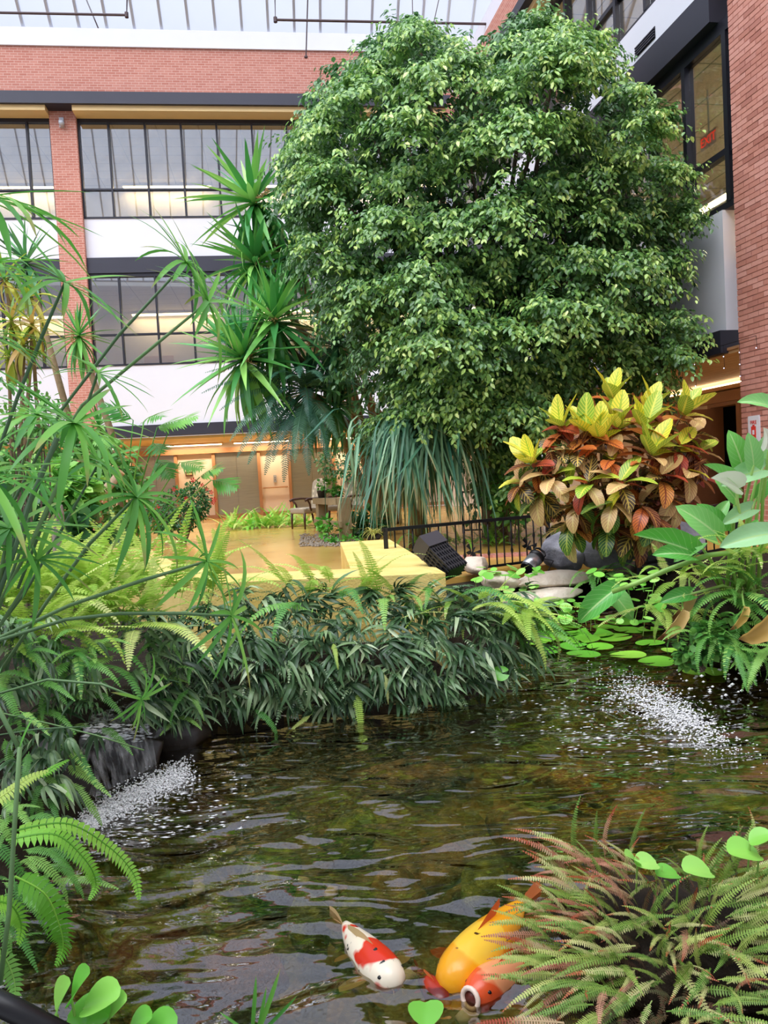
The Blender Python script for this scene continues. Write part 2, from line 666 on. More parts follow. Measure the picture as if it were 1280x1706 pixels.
# ground floor: lift lobby set back under the slab
struct('ceiling_lobby', MB().box(XL, XR, .3, 3.6, 2.50, 2.58), M_tan, MF)
wl = struct('wall_lobby', MB().box(XL, XR, 3.42, 3.6, 0, 2.5), M_peach, MF)
MB().box(XL, XR, 3.2, 3.42, 2.17, 2.34).build('wood_header', M_wood, wl)
MB().box(XL, XR, 3.36, 3.42, 0, .12).build('skirting', M_wood, wl)
for i, (a, b) in enumerate(((-2.95, -1.7), (-.38, 1.0), (2.1, 3.5), (4.7, 6.0))):
    d = struct('door_%d' % (i + 1), MB().box(a, (a + b) / 2 - .003, 3.37, 3.41, 0, 2.16).box((a + b) / 2 + .003, b, 3.37, 3.41, 0, 2.16), M_steel, MF)
    for x in (a - .1, b):
        MB().box(x, x + .1, 3.28, 3.42, 0, 2.17).build('door_jamb', M_wood, d)
hr = thing('handrail', (0, 0, 0), 'short wooden handrail on the peach wall beside the steel lift door', 'handrail', M=MF @ Matrix.Translation((1.55, 3.36, .93)))
MB().tube([(-.42, -.04, 0), (.42, -.04, 0)], .022).build('rail', M_wood, hr)
for x in (-.35, .35):
    MB().tube([(x, .05, -.03), (x, -.04, 0)], .012).build('bracket', M_alum, hr)
cp = thing('call_panel', (0, 0, 0), 'steel lift call panel on the peach wall above the handrail', 'control panel', M=MF @ Matrix.Translation((1.55, 3.4, 1.1)))
MB().box(-.05, .05, -.02, .02, 0, .24).build('plate', M_alum, cp)
for z in (.08, .15):
    MB().lathe([(.015, 0), (.015, .01)], 10, Matrix.Translation((0, -.02, z)) @ Matrix.Rotation(pi / 2, 4, 'X')).build('button', M_black, cp)
nt = thing('brown_plaque', (0, 0, 0), 'small brown plaque on the peach wall between the two lift doors', 'sign', M=MF @ Matrix.Translation((-1.25, 3.4, 1.45)))
MB().box(-.12, .12, -.02, .02, 0, .16).build('plate', plain('plaque_brown', '6b3a2c'), nt)
MB().box(-.09, .09, -.024, -.02, .05, .1).build('print', M_tan, nt)
for i, x in enumerate((-4.2, -1.0, 1.2, 4.0)):
    ln = thing('cove_light', (0, 0, 0), '%s warm strip light from the left under the lift lobby ceiling' % ('first', 'second', 'third', 'fourth')[i], 'light', 'strip lights of the lift lobby', M=MF @ Matrix.Translation((x, 2.9, 2.42)))
    MB().box(-.95, .95, -.08, .08, .03, .08).build('housing', M_woodl, ln)
    MB().box(-.9, .9, -.06, .06, 0, .03).build('tube', M_lampw, ln)
    lampglow(ln, 1.8, .12, 16, Matrix.Translation((0, 0, -.01)))

# ------------------------------------------------------------------ right-hand building (local x runs towards the camera)
wr = struct('wall_right', MB().box(-12.6, -.2, 0, .25, 2.85, 4.52), M_white, MR)
MB().box(-12.6, -.2, 0, .25, 7.57, 8.27).build('spandrel_panel', M_white, wr)
MB().box(-12.6, 14, -.35, .3, 11.0, 11.66).build('brick_parapet', M_brick, wr)
struct('trim_6', MB().box(-12.6, -.2, -.10, .3, 7.08, 7.57), M_dark, MR)
struct('trim_7', MB().box(-12.6, -.2, -.10, .3, 2.53, 2.85), M_dark, MR)
struct('trim_8', MB().box(-12.6, 14, -.42, .3, 10.78, 11.0), M_dark, MR)
struct('trim_9', MB().box(-12.6, 14, -.25, .3, 10.66, 10.78), M_tan, MR)
struct('trim_10', MB().box(-12.6, 14, -.1, .4, 11.66, 12.5), M_white, MR)
xr = [-.10 - .97 * i for i in range(12)][::-1]
window(MR, -12.5, -.2 + .35, 4.52, 7.08, 5.32, xr, M_glassr, mw=.09, y=.06)
window(MR, -12.5, -.2 + .35, 8.27, 10.66, 9.1, xr, M_glassr, mw=.08, y=.06)
for k, (zf, zc) in enumerate(((3.9, 7.2), (7.9, 10.8))):
    struct('floor_office_%d' % (k + 1), MB().box(-12.6, .6, .3, 5, zf - .1, zf), M_int_floor, MR)
    struct('ceiling_office_%d' % (k + 1), MB().box(-12.6, .6, .3, 5, zc - .12, zc - .02), M_tile, MR)
    struct('wall_office_%d' % (k + 1), MB().box(-12.6, .6, 4.8, 5, zf, zc - .12).box(-12.6, -12.4, .3, 4.8, zf, zc - .12).box(.45, .6, .3, 4.8, zf, zc - .12), M_beige, MR)
    for i, x in enumerate((-4.6, -1.6)):
        ln = thing('tube_light', (0, 0, 0), '%s warm tube light inside the %s window of the right-hand building' % (('farther', 'nearer')[i], ('lower', 'upper')[k]), 'light',
                   'tube lights in the right-hand building, %s storey' % ('lower', 'upper')[k], M=MR @ Matrix.Translation((x, 2.9, zc - 1.0 if k == 0 else zc - .22)))
        MB().box(-1.1, 1.1, -.09, .09, .03, .08).build('housing', M_white, ln)
        MB().box(-1.05, 1.05, -.07, .07, -.01, .03).build('tube', M_lamp, ln)
        lampglow(ln, 2.1, .14, 150, Matrix.Translation((0, 0, -.02)))
# EXIT sign behind the glass
def text_on(parent, name, body, size, mat, M, ext=.002):
    cu = bpy.data.curves.new(name, 'FONT')
    cu.body = body
    cu.size = size
    cu.align_x = 'CENTER'
    cu.align_y = 'CENTER'
    cu.extrude = ext
    dg = None
    t = bpy.data.objects.new(name, cu)
    COL.objects.link(t)
    bpy.context.view_layer.update()
    dg = bpy.context.evaluated_depsgraph_get()
    me = bpy.data.meshes.new_from_object(t.evaluated_get(dg))
    bpy.data.objects.remove(t)
    me.materials.clear()
    me.materials.append(mat)
    return link(name, me, parent, M)


M_red = plain('sign_red', 'd8352a', .5)
es = thing('exit_sign', (0, 0, 0), 'red lettered EXIT sign hanging inside the right-hand building\'s window', 'sign', M=MR @ Matrix.Translation((-1.91, 1.0, 6.26)))
MB().box(-.21, .21, 0, .04, -.12, .12).build('box', plain('exit_box', 'd9c9b4'), es)
text_on(es, 'lettering', 'EXIT', .2, emis('exit_red', 'e8331f', 1.2), Matrix.Translation((0, -.004, 0)) @ Matrix.Rotation(pi / 2, 4, 'X'))
MB().box(-.01, .01, .01, .03, .12, .8).build('hanger', M_alum, es)
# vent grille on the spandrel
vg = thing('vent_grille', (0, 0, 0), 'dark slotted vent grille set in the white upper wall panel', 'vent', M=MR @ Matrix.Translation((-2.0, -.01, 7.72)))
MB().box(-.3, .3, 0, .02, 0, .18).build('back_plate', M_black, vg)
for i in range(4):
    MB().box(-.29, .29, -.02, 0, .02 + .04 * i, .04 + .04 * i).build('slat', M_dark, vg)
# brick pier built brick by brick
pier = struct('wall_pier_right', MB().box(.205, 7.0, -.09, .4, 0, 10.8), plain('mortar', 'c9a296', .9), MR)
def brickpiece():
    s = NT('single_brick')
    rn = s.n('ObjectInfo').outputs['Random']
    col = s.ramp(rn, [(0, 'bd8070'), (.4, 'd29484'), (.75, 'daa092'), (1, 'b27668')])
    nz = s.noise(30, 3, s.obj())
    col = s.mix(s.math('MULTIPLY', nz, .3), col, lin('8a4438'))
    return s.done(s.pbr(col, .85, 0, .2, s.bump(nz, .3, .01)))
M_onebrick = brickpiece()
bm_full = MB().box(0, .203, -.012, .02, 0, .062).mesh('brick', M_onebrick)
bm_half = MB().box(0, .098, -.012, .02, 0, .062).mesh('brick_half', M_onebrick)
cnt = 0
row = 0
zz = 1.15
while zz < 7.3:
    x = .2
    e = 1.02 if zz > 4.6 else .86
    if row % 2:
        o = link('brick', bm_half, pier, Matrix.Translation((x, -.09, zz)))
        x += .106
    while x < e:
        o = link('brick', bm_full, pier, Matrix.Translation((x, -.09 - R.uniform(0, .004), zz)))
        x += .211
        cnt += 1
    row += 1
    zz += .072
big = MB().box(.9, 7.0, -.1, -.088, 0, 10.8).box(.2, .9, -.1, -.088, 0, 1.14).box(.2, .9, -.1, -.088, 7.31, 10.8)
big.build('brick_face', M_brick, pier)
# recessed entrance under the right-hand building
so = struct('ceiling_soffit', MB().box(-12.6, .2, 0, 2.6, 2.56, 2.6), M_wood, MR)
for i in range(13):
    MB().box(-9.5, .18, .02 + i * .19, .02 + i * .19 + .18, 2.515, 2.56).build('plank', M_woodl, so)
wrr = struct('wall_recess', MB().box(-12.6, -4.29, 2.5, 2.7, 0, 2.56).box(-4.29, -3.31, 2.5, 2.7, 2.2, 2.56).box(-3.31, 7, 2.5, 2.7, 0, 2.56), M_peach, MR)
MB().box(-12.6, 1, 2.36, 2.5, 2.14, 2.34).build('wood_header', M_wood, wrr)
MB().box(-9, .6, 2.25, 2.5, 2.36, 2.42).build('cove_ledge', M_woodl, wrr)
ln = thing('cove_light', (0, 0, 0), 'warm cove light along the soffit over the right-hand doorway', 'light', M=MR @ Matrix.Translation((-3.4, 2.36, 2.43)))
MB().box(-3.0, 3.0, -.06, .06, 0, .03).build('tube', M_lampw, ln)
MB().box(-3.0, 3.0, -.08, .08, -.01, 0).build('housing', M_woodl, ln)
dr = struct('door_6', MB().box(-4.29, -4.19, 2.42, 2.7, 0, 2.14).box(-3.41, -3.31, 2.42, 2.7, 0, 2.14).box(-4.19, -3.41, 2.42, 2.7, 2.07, 2.14), M_wood, MR)
dl = MB().box(-.03, .03, 0, .8, 0, 2.05).build('door_leaf', M_wood, dr, Matrix.Translation((-4.22, 1.62, 0)))
MB().box(.03, .09, .06, .1, .95, 1.1).build('handle', M_alum, dl)
struct('wall_dark_room', MB().box(-5.4, -2.2, 5.0, 5.1, 0, 2.6).box(-5.4, -5.3, 2.7, 5, 0, 2.6).box(-2.3, -2.2, 2.7, 5, 0, 2.6).box(-5.4, -2.2, 2.7, 5, 2.6, 2.7), plain('dark_room', '201c1c', .9), MR)
for i in range(2):
    d = struct('door_%d' % (7 + i), MB().box(-6.6 - i * 2.2, -5.7 - i * 2.2, 2.44, 2.52, 0, 2.12), M_wood, MR)
    MB().box(-5.82 - i * 2.2, -5.78 - i * 2.2, 2.38, 2.44, .95, 1.1).build('handle', M_alum, d)
# fire notice and plaque on the brick pier
sg = thing('fire_notice', (0, 0, 0), 'white notice with red fire symbol on the brick pier', 'sign', M=MR @ Matrix.Translation((.47, -.115, 1.40)))
MB().box(-.11, .11, -.008, .012, -.2, .19).build('plate', M_white, sg)
text_on(sg, 'lettering', 'FIRE', .07, M_red, Matrix.Translation((0, -.011, .1)) @ Matrix.Rotation(pi / 2, 4, 'X'))
MB().box(-.045, .045, -.013, -.008, -.11, .05).box(-.02, .02, -.013, -.008, .05, .07).build('fire_symbol', M_red, sg)
MB().box(-.018, .018, -.016, -.013, -.06, .0).build('symbol_flame', M_white, sg)
pq = thing('door_plaque', (0, 0, 0), 'narrow dark plaque on the brick pier above the fire notice', 'sign', M=MR @ Matrix.Translation((.56, -.115, 1.77)))
MB().box(-.15, .15, -.008, .012, -.03, .03).build('plate', M_black, pq)
MB().box(-.12, .12, -.011, -.008, -.008, .008).build('print', M_alum, pq)

# ------------------------------------------------------------------ walls behind and beside the camera, skylight roof
struct('wall_back', MB().box(-18, 9, -5.4, -5, -1, 13.7), M_white)
struct('wall_left', MB().box(-18.4, -18, -5, 22, -1, 13.7), M_white)
# sloped glazing rising towards the camera from the front wall, and falling again behind the ridge
def slope(ys, yr, zs, zr, x0, x1, sp, label, M, stop=None):
    L = sqrt((yr - ys) ** 2 + (zr - zs) ** 2)
    n = int((x1 - x0) / sp)
    root = struct(label, MB().tube([(x0, ys, zs), (x1, ys, zs)], .06, 6), M_alum, M)
    for i in range(n + 1):
        x = x0 + i * sp
        y0, z0 = ys, zs
        d = Vector((0, yr - ys, zr - zs)).normalized()
        MM = orient((x, y0, z0), d, (0, 0, 1))
        MB().box(-.035, .035, 0, L, -.06, .03).build('glazing_bar', M_alum, root, MM)
        if i < n:
            MB().box(.036, sp - .036, .05, L, -.006, .006).build('pane', M_skyglass, root, MM)
    return root


slope(-.1, -12.0, 13.78, 25.7, -14, 9.8, .735, 'ceiling_skylight_front', MF)
slope(-3.5, 10.4, 13.6, 25.5, -18, 9, .9, 'ceiling_skylight_back', Matrix.Identity(4))
# sprinkler pipes with drop rods
def pipe(label, pts, rad, rods, nm='sprinkler_pipe'):
    t = thing(nm, pts[0], label, 'pipe')
    o = t.location
    MB().tube([Vector(p) - o for p in pts], rad, 8).build('pipe', M_pipe, t)
    for p in pts[1:-1]:
        MB().lathe([(rad * 1.6, -.06), (rad * 1.6, .06)], 10, Matrix.Translation(Vector(p) - o)).build('elbow', M_pipe, t)
    for p, q in rods:
        MB().tube([Vector(p) - o, Vector(q) - o], .012, 5).build('hanger_rod', M_pipe, t)


Yp = 19.5
pipe('thin dark sprinkler pipe under the skylight ending above the brick pier', [atY(-60, 20, Yp), atY(211, 25, Yp), atY(213, -40, Yp)], .03, [])
pipe('long dark sprinkler pipe under the skylight above the big tree', [atY(457, -60, Yp), atY(459, 33, Yp), atY(814, 40, Yp), atY(818, 85, Yp)], .03,
     [(atY(688, 38, Yp), atY(686, -60, Yp)), (atY(721, 46, Yp), atY(740, -40, Yp))])
for lb, a, b in (('slanting steel hanger cable left under the skylight', (140, -10), (181, 88)), ('upright steel hanger cable in the middle under the skylight', (514, -40), (510, 95))):
    p, q = atY(*a, 21.2), atY(*b, 21.6)
    t = thing('hanger_cable', q, lb, 'cable')
    MB().tube([p - q, Vector((0, 0, 0))], .018, 6).build('cable', M_pipe, t)
    MB().lathe([(.05, -.02), (.05, .02)], 10).build('anchor_plate', M_pipe, t)

# ------------------------------------------------------------------ plaza floor, low walls, ground, pond
def floormat():
    s = NT('golden_sealed_concrete')
    o = s.obj()
    nz = s.noise(.8, 4, o)
    n2 = s.noise(9, 4, o)
    col = s.ramp(nz, [(.3, 'bd8f42'), (.55, 'd0a555'), (.75, 'dab468')])
    col = s.mix(s.math('MULTIPLY', n2, .2), col, lin('b98a4a'))
    return s.done(s.pbr(col, .2, 0, .5, s.bump(n2, .03)))


def wallmat():
    s = NT('yellow_painted_stucco')
    o = s.obj()
    n2 = s.noise(60, 4, o)
    n1 = s.noise(3, 4, o)
    col = s.ramp(n1, [(.3, 'dfc06a'), (.7, 'ecd488')])
    return s.done(s.pbr(col, .8, 0, .3, s.bump(n2, .5, .01)))


M_floor, M_ywall = floormat(), wallmat()
fl = MB().prism([(-18, 26), (-18, 11.2), (-4.25, 11.0), (-2.4, 7.0), (-1.5, 5.7), (.4, 5.35), (.2, 7.3), (2.0, 8.35), (3.2, 8.7), (9, 8.7), (9, 26)], -.15, 0)
struct('floor_plaza', fl, M_floor)


def soilmat():
    s = NT('dark_soil')
    o = s.obj()
    n = s.noise(7, 6, o, .65)
    col = s.ramp(n, [(.3, '171310'), (.55, '2c241b'), (.75, '40372a')])
    return s.done(s.pbr(col, .9, 0, .2, s.bump(n, .8, .05)))


def bedmat():
    s = NT('pond_bed')
    o = s.obj()
    n = s.noise(2.6, 5, o, .6)
    v = s.n('TexVoronoi', Vector=o, Scale=11.0)
    v2 = s.n('TexVoronoi', Vector=o, Scale=26.0)
    c1 = s.ramp(n, [(.32, '3a3a1e'), (.5, '6a6430'), (.62, '85803c'), (.75, '8a7046')])
    c2 = s.ramp(v.outputs[1], [(.0, '3e3a22'), (.35, '77703c'), (.7, '9a7c4c'), (1, 'b08c54')])
    col = s.mix(.45, c1, c2)
    h = s.math('ADD', s.math('MULTIPLY', v.outputs[0], -1.0), s.math('MULTIPLY', v2.outputs[0], -.4))
    return s.done(s.pbr(col, .8, 0, .2, s.bump(h, .9, .08)))


M_soil, M_bed = soilmat(), bedmat()
WZ = -.42
pond_px = [(95, 1430), (140, 1370), (215, 1275), (320, 1215), (470, 1185), (640, 1165), (780, 1145), (860, 1100), (872, 1050), (880, 1005), (960, 985), (1060, 1010), (1110, 1060), (1160, 1092), (1280, 1120)]
pond = [tuple(atZ(x, y, WZ))[:2] for x, y in pond_px] + [(4.2, 4.6), (4.4, 2.2), (2.2, 1.5), (1.25, 1.55), (.55, 1.6), (-.4, 1.6), (-1.15, 1.75), (-1.25, 2.2), (-1.30, 2.6)]
PA = np.array(pond)


def sdf(P):
    """signed distance to the pond outline: negative inside"""
    A, B = PA, np.roll(PA, -1, 0)
    d = np.full(len(P), 1e9)
    ins = np.zeros(len(P), bool)
    for a, b in zip(A, B):
        e = b - a
        w_ = P - a
        t = np.clip((w_ @ e) / (e @ e), 0, 1)
        d = np.minimum(d, np.hypot(*(w_ - t[:, None] * e).T))
        c = (P[:, 1] >= a[1]) != (P[:, 1] >= b[1])
        with np.errstate(divide='ignore', invalid='ignore'):
            xi = a[0] + (P[:, 1] - a[1]) * e[0] / (e[1] if e[1] else 1e-9)
        ins ^= c & (P[:, 0] < xi)
    return np.where(ins, -d, d)


def ground_h(P):
    d = sdf(P)
    bump = .03 * np.sin(P[:, 0] * 7.1 + 1) * np.sin(P[:, 1] * 6.3) + .02 * np.sin(P[:, 0] * 17 + P[:, 1] * 13)
    t = np.clip((d + .02) / .35, 0, 1)
    up = WZ - .03 + (.34 - .0) * t * t * (3 - 2 * t)
    back = np.clip((P[:, 1] - 5.2) / 2, 0, 1)
    up = up + t * .08 * back
    q = np.clip(-d / .55, 0, 1)
    dn = WZ - .03 - .55 * q ** .7
    return np.where(d > 0, up, dn) + bump * np.where(np.abs(d) < .05, .2, 1)


nx, ny = 190, 170
gx, gy = np.linspace(-8, 6.5, nx), np.linspace(.7, 11.4, ny)
GX, GY = np.meshgrid(gx, gy)
P2 = np.stack([GX.ravel(), GY.ravel()], 1)
H = ground_h(P2)
# keep the ground below the plaza slab
V = np.column_stack([P2, np.minimum(H, -.06)])
ii = (np.arange(ny - 1)[:, None] * nx + np.arange(nx - 1)[None]).ravel()
Q = np.stack([ii, ii + 1, ii + nx + 1, ii + nx], 1)
ctr = sdf(P2[Q].mean(1))
gm = bigmesh('ground_soil', V, Q[ctr > -.02], M_soil)
g = link('ground_soil', gm)
g['kind'] = 'structure'
g = link('ground_pond_bed', bigmesh('ground_pond_bed', V, Q[ctr <= .0], M_bed))
g['kind'] = 'structure'


def watermat():
    s = NT('pond_water')
    o = s.obj()
    mp = s.n('Mapping', Vector=o)
    mp.inputs['Rotation'].default_value = (0, 0, radians(25))
    mp.inputs['Scale'].default_value = (.55, 1.5, 1)
    nd = s.n('TexNoise', Scale=2.8, Detail=2.0, Roughness=.45, Distortion=.9)
    s.set(nd, 'Vector', mp.outputs[0])
    n1 = nd.outputs[0]
    n2 = s.noise(11, 2, mp.outputs[0], .5)
    h = s.math('ADD', n1, s.math('MULTIPLY', n2, .09))
    nm = s.bump(h, 1.0, .052)
    fr = s.n('Fresnel', IOR=1.33, Normal=nm).outputs[0]
    f = s.math('MINIMUM', s.math('ADD', s.math('MULTIPLY', fr, 1.6), .11), .9)
    t = s.n('BsdfTransparent', Color=(.66, .60, .40, 1)).outputs[0]
    gl = s.n('BsdfGlossy', Color=(1, 1, 1, 1), Roughness=.03, Normal=nm).outputs[0]
    return s.done(s.n('MixShader', i0=f, i1=t, i2=gl).outputs[0])


M_water = watermat()
# water sheet with real low waves
nx, ny = 240, 260
gx, gy = np.linspace(PA[:, 0].min() - .1, PA[:, 0].max() + .1, nx), np.linspace(PA[:, 1].min() - .1, PA[:, 1].max() + .1, ny)
GX, GY = np.meshgrid(gx, gy)
P2 = np.stack([GX.ravel(), GY.ravel()], 1)
x, y = P2.T
z = WZ + .0035 * np.sin(9 * x + 14 * y + 2 * np.sin(3 * x)) + .003 * np.sin(-13 * x + 17 * y + 1.5 * np.sin(4 * y)) + .002 * np.sin(31 * y + 6 * np.sin(5 * x))
sp = np.array(atZ(1100, 1185, WZ))[:2]
rd = np.hypot(x - sp[0], (y - sp[1]))
z += .012 * np.exp(-rd / .45) * np.sin(rd * 42)
for (cx, cy) in (tuple(atZ(600, 1600, WZ))[:2], tuple(atZ(770, 1640, WZ))[:2]):
    rd = np.hypot(x - cx, y - cy)
    z += .004 * np.exp(-rd / .22) * np.sin(rd * 75)
V = np.column_stack([P2, z])
ii = (np.arange(ny - 1)[:, None] * nx + np.arange(nx - 1)[None]).ravel()
Q = np.stack([ii, ii + 1, ii + nx + 1, ii + nx], 1)
Q = Q[sdf(P2[Q].mean(1)) < .06]
wt = link('water_pond', bigmesh('water_pond', V, Q, M_water))
wt['kind'] = 'structure'


# low yellow walls round the lookout
def strip_poly(pts, width):
    """offset a polyline to its left by width -> closed polygon"""
    pts = [Vector(p) for p in pts]
    off = []
    for i, p in enumerate(pts):
        d = (pts[min(i + 1, len(pts) - 1)] - pts[max(i - 1, 0)]).normalized()
        off.append(p + Vector((-d.y, d.x)) * width)
    return [tuple(p) for p in pts] + [tuple(p) for p in reversed(off)]


yw = thing('low_wall', (0, 6, 0), 'low yellow stucco seat wall edging the lookout behind the fern bank', 'low wall')
def wallpiece(poly, z0, z1, name, mat):
    MB().prism([(a, b - 6) for a, b in poly], z0, z1).build(name, mat, yw)
wallpiece([(-4.25, 11.2), (-2.55, 7.15), (-1.5, 5.42), (-1.25, 5.9), (-2.1, 7.35), (-3.75, 11.2)], -.4, .35, 'wall_section', M_ywall)
wallpiece([(-1.5, 5.42), (.40, 5.22), (.22, 5.75), (-1.25, 5.9)], -.4, .352, 'wall_section', M_ywall)
wallpiece([(.40, 5.22), (.04, 8.4), (-.5, 8.34), (-.28, 5.78), (.22, 5.75)], -.4, .354, 'wall_section', M_ywall)


# rocks
def rockmat(name, a, b, c, sc=4, wet=.8):
    s = NT(name)
    o = s.obj()
    n = s.noise(sc, 6, o, .6)
    n2 = s.noise(sc * 6, 4, o)
    col = s.ramp(n, [(.3, a), (.5, b), (.7, c)])
    return s.done(s.pbr(col, wet, 0, .4, s.bump(s.math('ADD', n, s.math('MULTIPLY', n2, .3)), .6, .05)))


M_rgrey = rockmat('grey_rock', '5a5a62', '7c7c84', '9a9aa0')
M_rtan = rockmat('tan_sandstone', 'b5a493', 'd6c6b4', 'e6dacb')
M_rwet = rockmat('wet_brown_rock', '3e3220', '84693c', 'b8945c', 14, .5)
M_rgreen = rockmat('algae_rock', '353a1c', '6c7430', 'a8b048', 14, .6)
M_rred = rockmat('reddish_rock', '442c26', '785044', '9a6c58', 14, .6)
for lb, px, py, Y, sz in (('large grey boulder beside the silver pump canister', 945, 918, 8.0, (.30, .25, .22)), ('craggy grey boulder under the croton', 1010, 900, 7.9, (.35, .3, .34)),
                          ('dark grey boulder at the foot of the croton, behind the calla leaves', 1105, 905, 7.7, (.5, .35, .36)), ('small rounded tan rock in front of the black railing', 795, 940, 7.6, (.17, .13, .12)),
                          ('pale tan rock among the creeping leaves behind the fern bank', 835, 968, 7.3, (.2, .15, .1))):
    p = atY(px, py, Y)
    tag(rock('boulder', M_rtan if 'tan' in lb else M_rgrey, p, sz, px, n=4), lb, 'rock')
for lb, px, py, Y, sz, r_ in (('upper pale sandstone slab by the lily pads', 925, 965, 7.3, (.42, .26, .085), .1), ('lower pale sandstone slab at the water by the lily pads', 905, 995, 6.95, (.46, .22, .08), -.05)):
    tag(rock('stone_slab', M_rtan, atY(px, py, Y), sz, px + 3, flat=r_ + .001, n=4), lb, 'rock')
for i, (px, py, sx, sy, mt, lb) in enumerate(((705, 1222, .34, .13, M_rwet, 'flat tan stone under water below the hanging fern'), (680, 1272, .36, .14, M_rwet, 'second flat stone under water below the fern bank'),
        (575, 1250, .18, .1, M_rwet, 'dark stone under water below the long hanging frond'), (580, 1360, .15, .15, M_rgreen, 'small algae-green stone in mid pond'), (450, 1420, .20, .16, M_rgreen, 'algae-green stone left of mid pond'),
        (520, 1512, .13, .10, M_rgreen, 'yellow-green mossy stone just behind the white koi'), (600, 1500, .15, .11, M_rgreen, 'mossy stone right behind the white koi'), (240, 1560, .3, .17, M_rred, 'reddish stone under water near the lower left fern'),
        (390, 1600, .26, .14, M_rred, 'reddish brown stone under the bright ripples'), (720, 1430, .2, .13, M_rwet, 'olive stone under water in the pond\'s centre'), (810, 1440, .18, .12, M_rgreen, 'olive green stone beside the rusty fern'),
        (930, 1270, .32, .2, M_rwet, 'broad brown stone under water in front of the splash'), (1060, 1330, .3, .2, M_rwet, 'broad tan stone under water above the rusty fern'), (1180, 1300, .3, .2, M_rgreen, 'olive stone under water at the photograph\'s right edge'),
        (340, 1330, .2, .14, M_rred, 'dark reddish stone in front of the waterfall foam'), (650, 1470, .15, .1, M_rwet, 'small brown stone under water behind the koi'), (860, 1360, .22, .15, M_rwet, 'brown stone in the shallow right half of the pond'))):
    p = atZ(px, py, -.72)
    tag(rock('pond_stone', mt, (p.x, p.y, -.80), (sx, sy, .13), 50 + i, rough=.5), lb, 'rock')
# pebbles on the pond bed
peb = [rock('pebble', mt, (0, 0, -9), (.035, .03, .018), 80 + i, n=1) for i, mt in enumerate((M_rtan, M_rwet, M_rgreen))]
pm = [o.data for o in peb]
for o in peb:
    bpy.data.objects.remove(o)
for i in range(170):
    px, py = R.uniform(150, 1250), R.uniform(1260, 1690)
    p = atZ(px, py, -.8)
    if sdf(np.array([[p.x, p.y]]))[0] > -.3:
        continue
    o = tag(link('pebble', pm[R.choice((0, 1, 1, 2))]), 'small pebble lying on the pond bed', 'pebble', 'pebbles on the pond bed')
    zb = ground_h(np.array([[p.x, p.y]]))[0]
    s_ = R.uniform(.6, 1.9)
    o.location = (p.x, p.y, zb + .012)
    o.scale = (s_, s_, s_)
    o.rotation_euler.z = R.uniform(0, 6)

# ------------------------------------------------------------------ the big weeping fig
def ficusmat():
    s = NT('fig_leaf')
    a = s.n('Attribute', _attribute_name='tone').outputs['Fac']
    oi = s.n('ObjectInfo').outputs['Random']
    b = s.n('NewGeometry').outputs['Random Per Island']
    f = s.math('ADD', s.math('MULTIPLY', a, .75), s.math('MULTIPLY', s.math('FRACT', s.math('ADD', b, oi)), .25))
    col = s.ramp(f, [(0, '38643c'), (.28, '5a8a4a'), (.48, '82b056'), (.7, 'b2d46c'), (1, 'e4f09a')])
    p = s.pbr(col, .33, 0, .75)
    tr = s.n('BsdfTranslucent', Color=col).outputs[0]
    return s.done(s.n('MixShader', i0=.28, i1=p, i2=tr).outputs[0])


M_ficus = ficusmat()
M_bark = plain('grey_brown_bark', '6a5c50', .9, 0, .3, 14, .2, .6)
LUMPS = [(690, 95, .5), (645, 150, .6), (600, 185, .6), (715, 165, .6), (765, 140, .6), (560, 240, .6), (525, 265, .42), (880, 100, .5), (915, 150, .7), (955, 120, .5), (1005, 125, .38), (835, 170, .5),
         (680, 240, .6), (565, 330, .6), (525, 345, .4), (540, 425, .42), (620, 310, .6), (700, 330, .7), (785, 280, .7), (860, 250, .65), (940, 250, .6), (1020, 300, .55), (1080, 240, .45), (1110, 205, .33),
         (1110, 310, .5), (1140, 370, .42), (1080, 390, .6), (1005, 390, .6), (920, 350, .65), (830, 380, .65), (740, 410, .65), (650, 400, .65), (600, 475, .5), (620, 510, .6), (700, 490, .65),
         (790, 480, .65), (880, 460, .65), (965, 460, .6), (1050, 470, .6), (1110, 450, .45), (1080, 545, .55), (1140, 560, .42), (1175, 565, .3), (1000, 545, .6), (910, 545, .65), (820, 570, .6),
         (740, 570, .65), (665, 590, .55), (700, 655, .5), (765, 640, .6), (850, 640, .6), (940, 610, .55), (1040, 600, .5), (1110, 600, .4), (880, 690, .5), (800, 690, .55),
         (725, 690, .5), (890, 740, .35), (700, 70, .3), (905, 60, .3), (985, 90, .25), (1060, 180, .3), (930, 80, .3), (540, 290, .3), (510, 300, .25), (1100, 640, .3), (670, 700, .38), (845, 760, .4), (860, 810, .28)]
leaf_base = np.array([(0, 0, 0), (-.26, .3, .06), (-.22, .68, .04), (0, 1, -.08), (.22, .68, .04), (.26, .3, .06)], float)


